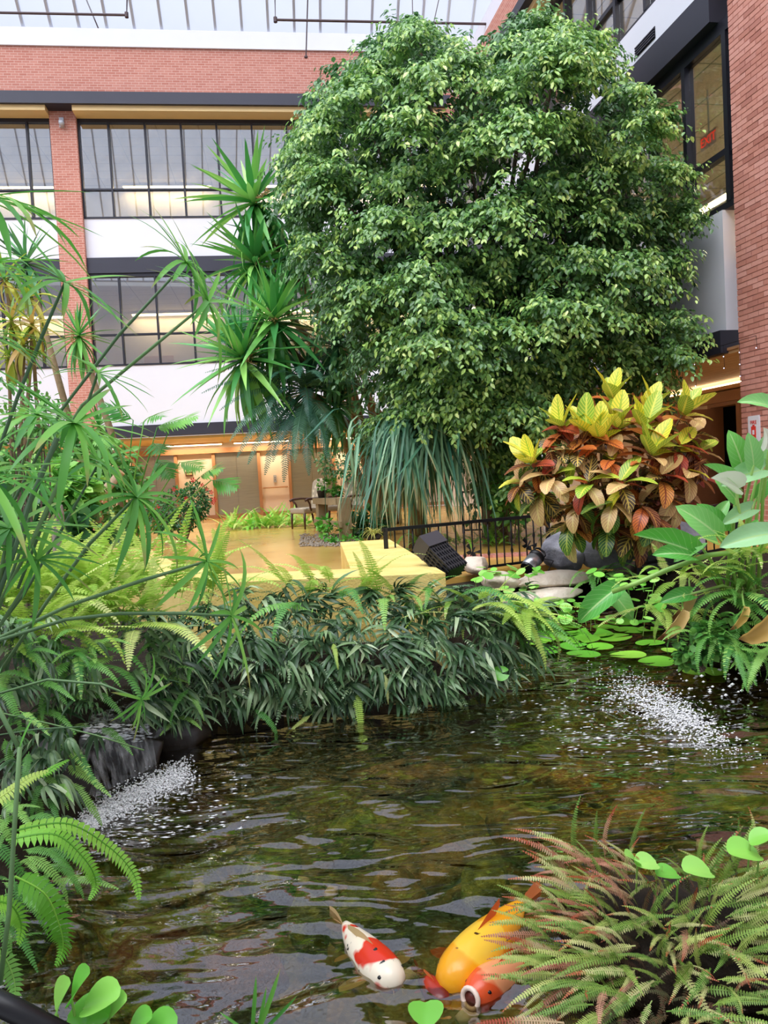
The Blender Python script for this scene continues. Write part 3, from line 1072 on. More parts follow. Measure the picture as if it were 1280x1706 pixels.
def fig():
    rng = np.random.default_rng(5)
    pos, dirs, nrm, size, tone = [], [], [], [], []
    axis = Vector((1.7, 12.2, 4.4))
    for layer in (0, 1, 2, 3):
        for (px, py, r) in LUMPS:
            if px > 840:
                px = 840 + (px - 840) * .93
            r = r * (.78, .95, 1.1, 1.2)[layer]
            nx_, ny_ = (px - 840) / 370, (py - 420) / 370
            Y = 12.3 - 2.3 * sqrt(max(0, 1 - nx_ ** 2 * .9 - ny_ ** 2 * .5)) + layer * .75
            if layer == 0:
                Y += float(np.clip(rng.normal(0, .45), -.7, .8))
            c = atY(px, py, Y)
            c = Vector((c.x * (1 - layer * .03), c.y, c.z))
            out = (c - axis)
            out = np.array((out.x, out.y * 1.4, out.z * .6))
            out /= np.linalg.norm(out) + 1e-6
            ns = int((52, 24, 18, 16)[layer] * (r / .6) ** 1.6) + 3
            for _ in range(ns):
                d = rng.normal(0, .85, 3) + out * .75 + np.array((0, -.35, .8 if layer == 0 else .45))
                d /= np.linalg.norm(d)
                st = np.array(c) + d * r * rng.uniform(.25, .75)
                L = rng.uniform(.3, .62) * (.7 + r * .5) * (1.5 if rng.random() < .14 else 1)
                k = int(rng.integers(22, 34))
                t = np.linspace(.08, 1, k)
                drop = rng.uniform(.35, .8)
                hd = d * np.array((1, 1, .6)) + np.array((0, 0, .15))
                P = st + hd * (t[:, None] * L) + np.array((0, 0, -1)) * (drop * L * t ** 2.0)[:, None]
                tang = hd + np.array((0, 0, -1)) * (2 * drop * t)[:, None]
                tang /= np.linalg.norm(tang, axis=1)[:, None]
                side = np.cross(tang, (0, 0, 1.))
                side /= np.linalg.norm(side, axis=1)[:, None] + 1e-6
                sg = np.where(np.arange(k) % 2, 1, -1)[:, None]
                P = P + side * sg * rng.uniform(.0, .05, (k, 1)) + rng.normal(0, .025, (k, 3))
                ld = tang * .5 + side * sg * rng.uniform(.3, 1.0, (k, 1)) + np.array((0, 0, -.55)) + rng.normal(0, .3, (k, 3))
                ld /= np.linalg.norm(ld, axis=1)[:, None]
                nn = np.array((0, -.35, 1.)) + d * .6 + rng.normal(0, .45, (k, 3))
                pos.append(P)
                dirs.append(ld)
                nrm.append(nn)
                size.append(rng.uniform(.055, .095, k) * (1, 1.1, 1.35, 1.7)[layer])
                young = rng.uniform(0, .8) if layer == 0 else 0
                tone.append(np.clip(.16 + .10 * (py < 330) + .55 * t ** 3 * young * 1.6 + rng.normal(.05, .1, k), 0, 1) * (1, .5, .3, .2)[layer])  # upper lumps lightened, inner layers darkened: light and shade put into leaf tone
    pos, dirs, nrm = np.concatenate(pos), np.concatenate(dirs), np.concatenate(nrm)
    size, tone = np.concatenate(size), np.concatenate(tone)
    z = nrm - dirs * (nrm * dirs).sum(1)[:, None]
    z /= np.linalg.norm(z, axis=1)[:, None]
    x = np.cross(dirs, z)
    # stay out of the right-hand wall
    b_ = radians(10.7)
    dist = (pos[:, 0] - 5) * -cos(b_) + (pos[:, 1] - 10.6) * -sin(b_)
    ok = dist > .15
    pos, x, dirs, z, size, tone = pos[ok], x[ok], dirs[ok], z[ok], size[ok], tone[ok]
    root = thing('weeping_fig', (1.75, 12.0, 0), 'huge dense weeping fig tree filling the corner of the atrium', 'tree')
    o = np.array(root.location)
    # largest ones in view, each an object of its own
    fc = np.abs(z[:, 1]) * size / pos[:, 1]
    fc[tone < .2] *= .6
    px_ = pos[:, 1] * 0 + rng.uniform(.6, 1, len(pos))
    pick = np.argsort(-(fc * px_))[:300]
    rest = np.ones(len(pos), bool)
    rest[pick] = False
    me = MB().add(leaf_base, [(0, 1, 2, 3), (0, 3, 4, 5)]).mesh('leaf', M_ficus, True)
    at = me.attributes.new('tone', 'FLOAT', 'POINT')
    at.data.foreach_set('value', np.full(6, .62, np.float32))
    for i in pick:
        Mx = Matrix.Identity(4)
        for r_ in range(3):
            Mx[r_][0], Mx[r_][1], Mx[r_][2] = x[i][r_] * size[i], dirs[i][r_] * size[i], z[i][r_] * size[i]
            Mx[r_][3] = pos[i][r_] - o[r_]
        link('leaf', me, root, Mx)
    A = np.stack([x, dirs, z], 2)[rest] * size[rest][:, None, None]
    n = len(A)
    Vv = (np.einsum('nij,kj->nki', A, leaf_base) + (pos[rest] - o)[:, None, :]).reshape(-1, 3)
    k = np.arange(n)[:, None] * 6
    Fq = np.concatenate([k + np.array([[0, 1, 2, 3]]), k + np.array([[0, 3, 4, 5]])])
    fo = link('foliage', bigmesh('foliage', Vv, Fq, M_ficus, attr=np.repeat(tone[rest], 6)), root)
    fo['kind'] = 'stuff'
    # trunk and limbs
    rr = random.Random(3)
    for i in range(5):
        a = i * 1.26
        MB().tube([(.12 * cos(a), .12 * sin(a), -.1), (.1 * cos(a + .5), .1 * sin(a + .5), .8), (.14 * cos(a + 1), .14 * sin(a + 1), 1.7), (.45 * cos(a + 1.1), .45 * sin(a + 1.1), 3.0)], [.13, .09, .09, .07], 9).build('trunk', M_bark, root, smooth=True)
    for i in range(26):
        px, py, r = LUMPS[(i * 5 + 2) % len(LUMPS)]
        nx_, ny_ = (px - 840) / 370, (py - 420) / 370
        Y = 12.6 - 2.3 * sqrt(max(0, 1 - nx_ ** 2 * .9 - ny_ ** 2 * .5))
        e = atY(px, py, Y) - root.location
        s0 = Vector((rr.uniform(-.3, .3), rr.uniform(-.3, .3), rr.uniform(1.6, 3)))
        mid = s0.lerp(e, .5) + Vector((0, .2, .45))
        MB().tube([s0, s0.lerp(mid, .6) + Vector((0, 0, .1)), mid, mid.lerp(e, .6), e], [.06, .05, .04, .025, .012], 6).build('branch', M_bark, root, smooth=True)
    return n


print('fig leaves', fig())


# ------------------------------------------------------------------ yuccas
M_yucca = leafmat('yucca_leaf', [(0, '3f8a4a'), (.4, '55a552'), (.7, '7cc25e'), (1, 'a2dc72')], .35, .2)
M_yuccad = leafmat('dark_yucca_leaf', [(0, '376e4c'), (.5, '4c8c5a'), (1, '6eac68')], .35, .2)
M_dry = leafmat('dry_flower', [(0, 'b98d57'), (.5, 'd6ae74'), (1, 'e6cb98')], .8, .1)
M_trunk = plain('fibrous_trunk', '8a7458', .9, 0, .3, 20, .2, .7)
swordp = lambda t: min(1, .55 + t * 1.8) * (1 - max(0, (t - .35) / .65) ** 1.4)
YM = [blade('leaf', M_yucca, 1, .10, 5, a, .22, swordp) for a in (.05, .3, .6)]
YMD = [blade('leaf', M_yuccad, 1, .095, 5, a, .22, swordp) for a in (.1, .4, .8)]


def cluster(name, mat, seed, n=60, h=.3, r=.06):
    rr = random.Random(seed)
    mb = MB()
    mb.tube([(0, 0, 0), (.01, 0, h * .5), (.02, 0, h)], [.008, .006, .003], 5)
    for _ in range(n):
        t = rr.random()
        a = rr.uniform(0, 6.28)
        q = r * (1 - t * .6) * rr.uniform(.2, 1)
        p = Vector((cos(a) * q, sin(a) * q, h * (.15 + t * .85)))
        s_ = rr.uniform(.007, .016)
        mb.add([p + Vector((s_, 0, 0)), p + Vector((0, s_, 0)), p - Vector((s_, 0, 0)), p - Vector((0, s_, 0)), p + Vector((0, 0, s_ * 1.4)), p - Vector((0, 0, s_ * 1.4))],
               [(0, 1, 4), (1, 2, 4), (2, 3, 4), (3, 0, 4), (1, 0, 5), (2, 1, 5), (3, 2, 5), (0, 3, 5)])
    return mb.mesh(name, mat)


FL = cluster('dried_flowers', M_dry, 4)


def rosette(root, c, axis, n, L, meshes, rr, el=(-.7, 1.35), name='leaf'):
    axis = Vector(axis).normalized()
    ref = axis.orthogonal().normalized()
    oth = axis.cross(ref)
    for i in range(n):
        t = i / (n - 1)
        e = el[1] + (el[0] - el[1]) * t + rr.uniform(-.15, .15)
        a = i * 2.39996 + rr.uniform(-.2, .2)
        rad_ = ref * cos(a) + oth * sin(a)
        d = rad_ * cos(e) + axis * sin(e)
        ln = L * rr.uniform(.85, 1.1) * (.75 + .25 * sin(min(1, t * 2.2) * pi / 2))
        me = meshes[0 if t < .35 else (1 if t < .7 else 2)]
        up = axis * cos(e) - rad_ * sin(e)
        p = c + axis * (.12 * (1 - t)) * L
        link(name, me, root, rel(root, orient(p, d, up, (ln * rr.uniform(.85, 1.15), ln, ln))))


rr = random.Random(21)
YY = 14.6


def yuccatree(label, bpx, bY, heads):
    base = atY(bpx, 850, bY)
    base.z = 0
    yu = thing('yucca_tree', base, label, 'yucca')
    for i, (px, py, lean, fwd, n, L, ms, fl_, Yh) in enumerate(heads):
        c = atY(px, py, Yh)
        ax = Vector((lean, fwd, 1))
        rosette(yu, c, ax, n, L, ms, rr, el=(-1.15, 1.3))
        mid = base.lerp(c, .55) + Vector((.5, .3, .2))
        MB().tube([Vector((rr.uniform(-.15, .15), rr.uniform(-.1, .1), 0)), mid - base, c - base - ax.normalized() * .1], [.1, .075, .05], 8).build('trunk', M_trunk, yu, smooth=True)
        if fl_:
            link('dried_flowers', FL, yu, rel(yu, orient(c + Vector((.04, -.22, .0)), (rr.uniform(-.3, .3), -.6, .4), (rr.uniform(-.4, .4), -.3, 1), 1.3)))


yuccatree('tall yucca with dried flower clusters and the lowest heads, nearest the golden floor', 640, 17.3,
          [(426, 345, -.3, .1, 62, 1.35, YM, 1, 14.2), (427, 446, -.15, .2, 66, 1.25, YM, 1, 14.2), (458, 545, .05, -.3, 74, 1.45, YM, 1, 13.7), (408, 608, -.15, -.45, 78, 1.4, YM, 1, 13.6)])
yuccatree('darker yucca standing behind the taller one beside the weeping fig', 655, 17.0,
          [(485, 430, .35, .2, 64, 1.35, YMD, 1, 14.6), (562, 585, .1, -.3, 66, 1.3, YMD, 0, 14.2), (515, 660, 0, -.3, 64, 1.25, YMD, 0, 14.3), (560, 680, .2, -.3, 56, 1.1, YMD, 0, 14.5)])

for lb, px, py, Y, n, L, lean in (('dark green yucca head in front of the upper white wall panel at the left edge', 46, 445, 11.5, 42, .75, -.1), ('yucca head on a thin trunk in front of the brick pier', 132, 565, 11.0, 46, .62, .05),
                                  ('small yucca tuft low on the brick pier above the philodendron', 165, 715, 11.6, 34, .55, .1)):
    c = atY(px, py, Y)
    bs = Vector((c.x + .35, c.y + .1, 0))
    t = thing('yucca', bs, lb, 'yucca')
    rosette(t, c, (lean, -.15, 1), n, L, YM if px > 100 else YMD, rr, el=(-1.3, 1.35))
    MB().tube([(0, 0, 0), (.1, 0, c.z * .45), c - bs], [.07, .055, .04], 8).build('trunk', M_trunk, t, smooth=True)
    if px > 100:
        link('dried_flowers', FL, t, rel(t, orient(c + Vector((-.05, -.12, -.1)), (0, -1, .1), (0, .2, 1), .7)))

# ------------------------------------------------------------------ cycad palm behind the yucca
M_cycad = leafmat('cycad_frond', [(0, '38685a'), (.5, '4c8068'), (1, '6a9c7a')], .4, .15, islands=.15)
CF = [frond('frond', M_cycad, 1.5, .36, 44, a, .1, .55, .5, .35, .012, i) for i, a in enumerate((.9, 1.4, 1.8))]
cb = atY(640, 840, 15.8)
cb.z = 0
cy = thing('cycad_palm', cb, 'blue-green cycad palm drooping behind the yucca above the lift door', 'palm')
crown = atY(505, 650, 13.9)
for i in range(26):
    a = i * 2.4
    e = 1.1 - 1.0 * (i / 26)
    d = Vector((cos(a) * cos(e), sin(a) * cos(e) - .25, sin(e)))
    link('frond', CF[i % 3], cy, rel(cy, orient(crown, d, (0, 0, 1), rr.uniform(.85, 1.15))))
for a, b in (((505, 640), (350, 620)), ((500, 630), (348, 560)), ((500, 640), (345, 660)), ((500, 660), (425, 775)), ((490, 650), (395, 740)), ((500, 665), (450, 790)), ((505, 670), (478, 800)), ((510, 670), (515, 790)),
             ((515, 665), (545, 770)), ((490, 610), (352, 500)), ((490, 600), (365, 470)), ((495, 655), (408, 765)), ((505, 665), (462, 770)), ((510, 660), (495, 770)), ((495, 645), (375, 690)), ((515, 660), (560, 740)), ((500, 650), (440, 740))):
    p, q = atY(*a, 13.9), atY(*b, 13.2)
    L_ = (q - p).length
    link('frond', CF[0], cy, rel(cy, orient(p, q - p + Vector((0, -.2, L_ * .42)), (0, -.5, 1), L_ / 1.38)))
MB().tube([(0, 0, 0), (-.1, 0, 1.6), crown - cb], [.12, .1, .1], 9).build('trunk', M_trunk, cy, smooth=True)

# ------------------------------------------------------------------ cascade of long grass leaves in front of the fig
M_grass = leafmat('weeping_grass_leaf', [(0, '3c6e5a'), (.4, '5a8e6e'), (.75, '80ae88'), (1, 'a6ccA4')], .4, .2, tip='a9a878', tip_at=.97)
GM = [blade('leaf', M_grass, 1, .03, 9, a, .1, lambda t: min(1, .6 + t * 2) * (1 - max(0, (t - .5) / .5) ** 1.8), twist=tw, early=2.2) for a, tw in ((1.5, .3), (1.75, -.4), (1.95, .6), (1.6, -.2))]
gc = atY(690, 705, 10.6)
gb = Vector((gc.x, gc.y + .35, 0))
gr = thing('ponytail_palm', gb, 'weeping ponytail palm with long strap leaves hanging before the weeping fig', 'palm')
for i in range(290):
    a = R.uniform(pi * .95, pi * 2.05)
    px, py = R.gauss(690, 38), R.uniform(690, 750)
    p = atY(px, py, 10.6 + R.uniform(-.15, .35))
    d = Vector((cos(a) * .5 + (px - 690) / 160, sin(a) * .5 - .15, R.uniform(.0, .45)))
    link('leaf', GM[i % 4], gr, rel(gr, orient(p, d, (0, 0, 1), (R.uniform(.9, 1.5), R.uniform(1.2, 1.75), R.uniform(1.2, 1.75)))))
MB().tube([(0, 0, 0), (0, 0, .9), gc - gb + Vector((0, 0, -.1))], [.16, .09, .08], 9).build('trunk', M_trunk, gr, smooth=True)

# ------------------------------------------------------------------ croton
def crotonmat(name, base_, vein, base2=None, w_=.22, vs_=9.0):
    s = NT(name)
    uv = s.n('SeparateXYZ', i0=s.n('UVMap').outputs[0])
    d = s.math('ABSOLUTE', s.math('SUBTRACT', uv.outputs[0], .5))
    ph = s.math('FRACT', s.math('MULTIPLY', s.math('SUBTRACT', uv.outputs[1], s.math('MULTIPLY', d, .55)), vs_))
    v = s.math('LESS_THAN', ph, w_)
    mid = s.math('LESS_THAN', d, .06)
    k = s.math('MAXIMUM', v, mid)
    rn = s.n('ObjectInfo').outputs['Random']
    b = s.mix(rn, lin(base_), lin(base2 or base_))
    nz = s.noise(14, 2)
    col = s.mix(s.math('MULTIPLY', k, .9), b, lin(vein))
    p = s.pbr(col, .35, 0, .5)
    tr = s.n('BsdfTranslucent', Color=col).outputs[0]
    return s.done(s.n('MixShader', i0=.2, i1=p, i2=tr).outputs[0])


CM = {'yellow': crotonmat('croton_yellow', 'f0e040', 'a4c034', 'f8ec60', .26, 8), 'lime': crotonmat('croton_lime', 'a9c43a', 'e6e45a', '86b03a'),
      'orange': crotonmat('croton_orange', 'dc7434', '8c3c28', 'e8a04a', .28), 'red': crotonmat('croton_red', 'b04634', '6a2c24', 'c85c38'),
      'maroon': crotonmat('croton_maroon', '5a3028', 'd09450', '7a4030', .2, 8), 'dark': crotonmat('croton_dark', '3c4030', 'e6c460', '5a4430', .24, 7),
      'tan': crotonmat('croton_tan', 'c89a64', 'ecd48a', 'd8b07a'), 'green': crotonmat('croton_green', '2f5a30', 'a9b84a', '47702f')}
crp = lambda t: (max(0, sin(pi * min(1, t * .93 + .04))) ** .7)
CB = {k: [blade('leaf', v, 1, .5, 7, a, .12, crp, 4, wave=.02) for a in (.15, .7, 1.2)] for k, v in CM.items()}
ct = thing('croton_bush', atY(1020, 905, 7.6), 'bushy croton with yellow, orange and dark red variegated leaves', 'shrub')
rc = random.Random(8)
crot = [(1022, 660, 1, 7.3), (935, 705, 1, 7.1), (980, 715, 1, 7.0), (1000, 725, 1, 6.9), (1030, 705, 1, 7.0), (1082, 680, 1, 7.1), (1075, 705, 1, 6.9), (1140, 685, 1, 7.0), (888, 765, 1, 7.0), (1088, 750, 1, 6.7),
        (960, 750, 0, 6.9), (1020, 760, 0, 6.8), (1130, 740, 0, 6.9), (1155, 720, 0, 7.1), (920, 790, 0, 6.9), (980, 800, 0, 6.7), (1040, 800, 0, 6.6), (1100, 790, 0, 6.7), (1145, 780, 0, 6.9), (900, 820, 2, 7.0),
        (960, 840, 2, 6.8), (1020, 835, 2, 6.6), (1070, 840, 2, 6.6), (1120, 830, 2, 6.8), (1010, 875, 3, 6.8), (1060, 880, 3, 6.8), (950, 870, 2, 6.9), (1165, 750, 0, 7.0), (870, 800, 0, 7.1), (1090, 860, 2, 6.7)]
for (px, py, kind, Y) in crot:
    c = atY(px, py, Y)
    ax = Vector(((px - 1020) / 260, -.25, 1)).normalized()
    ref = ax.orthogonal().normalized()
    oth = ax.cross(ref)
    n = 10
    for i in range(n):
        t = i / n
        if kind == 1:
            kk = rc.choice(('yellow', 'yellow', 'yellow', 'lime')) if t < .6 else rc.choice(('orange', 'red', 'maroon', 'orange', 'tan'))
            e = 1.25 - 1.3 * t
        elif kind == 0:
            kk = rc.choice(('tan', 'orange', 'red', 'maroon', 'tan', 'dark', 'tan', 'yellow', 'lime'))
            e = .75 - 1.2 * t
        elif kind == 2:
            kk = rc.choice(('dark', 'dark', 'maroon', 'tan', 'tan', 'green', 'orange'))
            e = .2 - 1.0 * t
        else:
            kk = rc.choice(('green', 'dark', 'green', 'maroon'))
            e = .3 - 1.0 * t
        a = i * 2.4 + rc.uniform(-.3, .3)
        rad_ = ref * cos(a) + oth * sin(a)
        d = rad_ * cos(e) + ax * sin(e)
        up = ax * cos(e) - rad_ * sin(e)
        L = rc.uniform(.22, .31) * (1.1 if kind == 1 and t < .5 else 1)
        link('leaf', CB[kk][0 if e > .7 else (1 if e > 0 else 2)], ct, rel(ct, orient(c + Vector((rc.uniform(-.03, .03), rc.uniform(-.03, .03), -.1 * t)), d, up, L)))
    MB().tube([Vector((rc.uniform(-.15, .15), 0, -.05)), (c - ct.location) * .5 + Vector((0, .1, -.05)), c - ct.location], [.025, .018, .01], 6).build('stem', M_trunk, ct)
# many more leaves deeper in the bush
inner = {}
for i in range(190):
    a, q = rc.uniform(0, 6.28), sqrt(rc.random())
    px, py = 1022 + 138 * q * cos(a), 785 + 105 * q * sin(a)
    p = atY(px, py, 7.1 + rc.uniform(-.1, .3))
    kk = rc.choice(('maroon', 'dark', 'maroon', 'red', 'tan', 'green', 'dark', 'orange'))
    Mx = rel(ct, orient(p, (rc.uniform(-1, 1), -.7, rc.uniform(-.6, .3)), (0, -.2, 1), rc.uniform(.2, .28)))
    inner.setdefault(kk, []).append((CB[kk][rc.choice((1, 2))], Mx))
for kk, lst in inner.items():
    mb = MB()
    for me, Mx in lst:
        mb.add([Mx @ v.co for v in me.vertices], [tuple(p.vertices) for p in me.polygons], [((j % 5) / 4, (j // 5) / 7) for j in range(len(me.vertices))])
    ob = mb.build('inner_foliage', CM[kk], ct, smooth=True)
    ob['kind'] = 'stuff'

# ------------------------------------------------------------------ ferns
def clump(name, label, cat, group, base, fr, name_part='frond'):
    """a plant made of separate fronds: fr = list of (mesh, world matrix)"""
    t = thing(name, base, label, cat, group)
    for me, Mx in fr:
        link(name_part, me, t, rel(t, Mx))
    return t


M_dfern = leafmat('dark_ribbon_fern', [(0, '304a32'), (.35, '446840'), (.65, '648a58'), (.9, '92ae7c'), (1, 'bccca4')], .38, .12, .6, islands=.5)
M_bfern = leafmat('bright_sword_fern', [(0, '9ccc50'), (.4, 'c0e264'), (.75, 'daf080'), (1, 'eef4a4')], .5, .35, islands=.12)
M_gfern = leafmat('green_sword_fern', [(0, '559a46'), (.5, '78b854'), (1, 'a6d86c')], .5, .3, islands=.12)
M_lfern = leafmat('long_green_fern', [(0, '66b236'), (.5, '88d444'), (1, 'a8e85a')], .45, .3, islands=.1)
M_rust = leafmat('rust_tipped_fern', [(0, '64903a'), (.35, '92b04c'), (.6, 'c0cc74'), (.8, 'd8d494'), (1, '84ae4c')], .55, .2, islands=.15, tip='b5623f', tip_at=1.0)
M_salmon = leafmat('salmon_fern', [(0, 'b5735a'), (.5, 'd3a184'), (1, 'c9b48a')], .55, .2, islands=.15, tip='a8482c', tip_at=.75)
DF = [fingers('frond', M_dfern, .2, .026, c, a, i) for i, (c, a) in enumerate(((5, .9), (7, 1.1), (4, .7), (6, 1.3), (5, 1.6)))]
BF = [frond('frond', M_bfern, .62, .12, 26, a, .1, .8, .25, .15, .004, i) for i, a in enumerate((.5, 1.0, 1.5))]
GF = [frond('frond', M_gfern, .62, .12, 26, a, .1, .8, .25, .2, .004, i + 5) for i, a in enumerate((.6, 1.2, 1.9))]
LF = [frond('frond', M_lfern, .62, .10, 30, a, .06, .85, .15, .12, .004, i + 9) for i, a in enumerate((.5, 1.1, 1.7))]
DG = [frond('frond', M_dfern, .22, .045, 12, a, .1, .6, .3, .3, .003, i + 60) for i, a in enumerate((.8, 1.3, 1.7))]
RF = [frond('frond', M_rust, .30, .044, 28, a, .08, .72, .15, .25, .003, i + 12) for i, a in enumerate((.5, 1.0, 1.6))]
SF = [frond('frond', M_salmon, .30, .046, 28, a, .08, .72, .15, .25, .003, i + 16) for i, a in enumerate((.4, .9))]

rf = random.Random(31)


def bankY(px):
    """distance of the fern face along the bank"""
    pts = [(60, 3.3), (140, 3.55), (240, 3.95), (330, 4.35), (480, 4.55), (640, 4.65), (760, 4.75), (840, 4.95), (890, 5.3)]
    for (a, ya), (b, yb) in zip(pts[:-1], pts[1:]):
        if px <= b:
            return ya + (yb - ya) * max(0, (px - a)) / (b - a)
    return pts[-1][1]


# the dark ribbon-fern mass hanging over the pond: ten plants
DL = 'dark green ribbon fern in the mass overhanging the pond, %s from the waterfall'
ORD = ('first', 'second', 'third', 'fourth', 'fifth', 'sixth', 'seventh', 'eighth', 'ninth', 'tenth', 'last')
for k in range(11):
    cx = 265 + k * 60
    fr = []
    top = 1000 if cx > 330 else 1035
    bot = 1180 if cx < 700 else 1180 - (cx - 700) * .33
    for i in range(72):
        px = cx + rf.uniform(-42, 42)
        py = rf.uniform(top - 16, bot)
        q = (py - top) / (bot - top)
        Y = bankY(px) + .10 - .12 * sin(q * pi) + (.22 * (1 - q) ** 2)
        p = atY(px, py, Y)
        d = Vector((rf.uniform(-1.1, 1.1), rf.uniform(-1, -.3), rf.uniform(-.5, 1.1) * (1 - q * .8) + .05))
        fr.append(((DF + DG)[rf.randrange(8)], orient(p, d, (rf.uniform(-.8, .8), rf.uniform(-.6, .1), 1), rf.uniform(.7, 1.2))))
    clump('ribbon_fern', DL % ORD[k], 'fern', 'dark ferns on the pond bank', atY(cx, bot, bankY(cx) + .2), fr)
# same fern left of the waterfall
for lb, x0, x1, y0, y1, n, Y0 in (('dark fern plant left of the waterfall ledge', 20, 170, 1060, 1220, 70, 3.2), ('dark fern plant below and left of the waterfall', 0, 120, 1180, 1360, 60, 2.95),
                                  ('dark fern plant at the left edge under the sedge stems', -30, 80, 1030, 1160, 50, 3.05), ('dark fern plant right of the waterfall ledge', 240, 330, 1060, 1200, 46, 4.05)):
    fr = []
    for i in range(n):
        px, py = rf.uniform(x0, x1), rf.uniform(y0, y1)
        p = atY(px, py, Y0 + rf.uniform(-.1, .15) + (px - x0) * .0012)
        d = Vector((rf.uniform(-.3, .9), -.6, rf.uniform(-.2, .6)))
        me = DF[rf.randrange(5)] if rf.random() < .6 else GF[rf.randrange(3)]
        fr.append((me, orient(p, d, (rf.uniform(-.3, .3), -.3, 1), rf.uniform(.6, 1.0) * (.5 if me in GF else .8))))
    clump('ribbon_fern', lb, 'fern', None, atY((x0 + x1) / 2, y1, Y0 + .1), fr)

# bright sword ferns
def sword(label, px, py, Y, n, L, ms, el=(.15, 1.2), az=(pi, 2 * pi), spread=.18, group=None, sy=1.0):
    b_ = atY(px, py, Y)
    fr = []
    for i in range(n):
        d = rnddir(rf, el[0], el[1], az[0], az[1])
        p = b_ + Vector((rf.uniform(-spread, spread), rf.uniform(-spread, spread) * .6, rf.uniform(-.05, .04)))
        s_ = L / .62 * rf.uniform(.7, 1.15)
        fr.append((ms[rf.randrange(3)], orient(p, d, (0, 0, 1), s_, rf.uniform(-.4, .4))))
    return clump('sword_fern', label, 'fern', group, b_, fr)


sword('lime-green sword fern nearest the left edge of the bank', 30, 1000, 3.6, 44, .5, BF)
sword('lime-green sword fern beside the black hose', 95, 985, 4.0, 48, .55, BF)
sword('lime-green sword fern in front of the yellow wall\'s slanted end', 165, 985, 4.3, 48, .58, BF)
sword('lime-green sword fern above the waterfall', 210, 1030, 4.0, 42, .52, BF)
sword('yellowish sword fern at the left edge above the dark ferns', 40, 1060, 3.4, 36, .48, BF)
sword('green sword fern drooping over the waterfall ledge', 150, 1090, 3.75, 18, .5, GF, el=(-.1, .9))
sword('sword fern with upright fronds between waterfall and lookout floor', 255, 990, 4.8, 30, .6, BF, el=(.5, 1.4))
sword('sword fern with upright yellow fronds in front of the golden floor', 350, 990, 5.0, 16, .6, BF, el=(.5, 1.45))
sword('sparse arching sword fern before the middle of the seat wall', 525, 985, 5.0, 10, .55, BF, el=(.5, 1.4))
sword('sparse arching sword fern before the right part of the seat wall', 620, 990, 5.0, 8, .5, BF, el=(.4, 1.4))
sword('sword fern with arching fronds under the yellow wall corner', 690, 1000, 4.95, 7, .42, GF, el=(.2, 1.1))
sword('bright sword fern beside the black plastic crate', 790, 1005, 5.0, 14, .45, BF, el=(-.1, .9))
sword('bright sword fern drooping at the right end of the bank', 835, 1015, 5.15, 24, .5, BF, el=(-.35, .45), az=(pi * 1.2, 2.3 * pi))
sword('green sword fern drooping into the lily pads', 860, 1040, 5.3, 20, .5, GF, el=(-.2, .7), az=(pi * 1.2, 2.2 * pi))
# single hanging fronds seen against the dark mass
for i, (px, py, dx, dz, L) in enumerate(((555, 1070, .1, -.2, .2), (595, 1150, .06, -.6, .34), (520, 1190, -.7, -.25, .22), (640, 1120, .1, -.6, .2), (500, 1010, -.1, .3, .5), (520, 1020, -.5, .5, .55), (640, 1010, 0, .4, .5), (760, 1000, .3, .5, .55), (420, 1180, .8, -.2, .3), (570, 1000, .1, .5, .5))):
    p = atY(px, py, bankY(px) - .06)
    t = thing('fern_frond', p, ('short bright fern frond hanging in the middle of the dark fern mass', 'long bright fern frond hanging into the pond', 'bright fern frond pointing left above the water', 'small bright fern frond low on the bank, right of the long hanging one',
                                'grey-green arching frond on the bank, left of centre', 'arching fern frond leaning left from the bank centre', 'drooping pale frond right of the bank centre', 'pale frond arching right below the crate',
                                'dark-green low frond pointing right over the water', 'drooping frond just below the seat wall')[i], 'fern')
    ms = BF if i < 4 else GF
    link('frond', ms[0 if i == 2 else (1 if i < 4 else 2)], t, rel(t, orient(p, (dx, -.5, dz), (0, -.4, 1), L / .62)))
    MB().tube([(0, 0, 0), (0, .06, .01)], .003, 5).build('stalk', M_gfern, t)

# low ferns on the plaza
for lb, px, py, Y, n in (('bright fern bed left of the armchairs on the golden floor', 425, 868, 17.2, 110), ('bright fern bed right beside the armchair legs', 475, 866, 17.0, 80)):
    b_ = atZ(px, py + 12, 0)
    fr = []
    for i in range(n):
        p = b_ + Vector((rf.uniform(-.75, .6), rf.uniform(-.3, .5), .02))
        fr.append(((LF + BF)[rf.randrange(6)], orient(p, rnddir(rf, .3, 1.3), (0, 0, 1), rf.uniform(.85, 1.25))))
    clump('fern_bed', lb, 'fern', None, b_, fr)
for lb, px, Y, n in (('bright ferns behind the left part of the black railing', 700, 10.4, 30), ('bright ferns behind the middle of the black railing', 790, 10.6, 30), ('bright ferns behind the right part of the black railing', 880, 10.8, 30)):
    b_ = atY(px, 890, Y)
    b_.z = .02
    fr = []
    for i in range(n):
        p = b_ + Vector((rf.uniform(-.45, .45), rf.uniform(-.1, .5), 0))
        fr.append(((LF + GF)[rf.randrange(6)], orient(p, rnddir(rf, .3, 1.2), (0, 0, 1), rf.uniform(.6, .95))))
    clump('fern_bed', lb, 'fern', None, b_, fr)
b_ = atY(1010, 955, 7.0)
clump('sword_fern', 'dark green fern under the croton\'s boulders', 'fern', None, b_, [(GF[rf.randrange(3)], orient(b_ + Vector((rf.uniform(-.2, .2), 0, rf.uniform(-.05, .05))), rnddir(rf, .0, .9, pi, 2 * pi), (0, 0, 1), rf.uniform(.5, .8))) for i in range(24)])

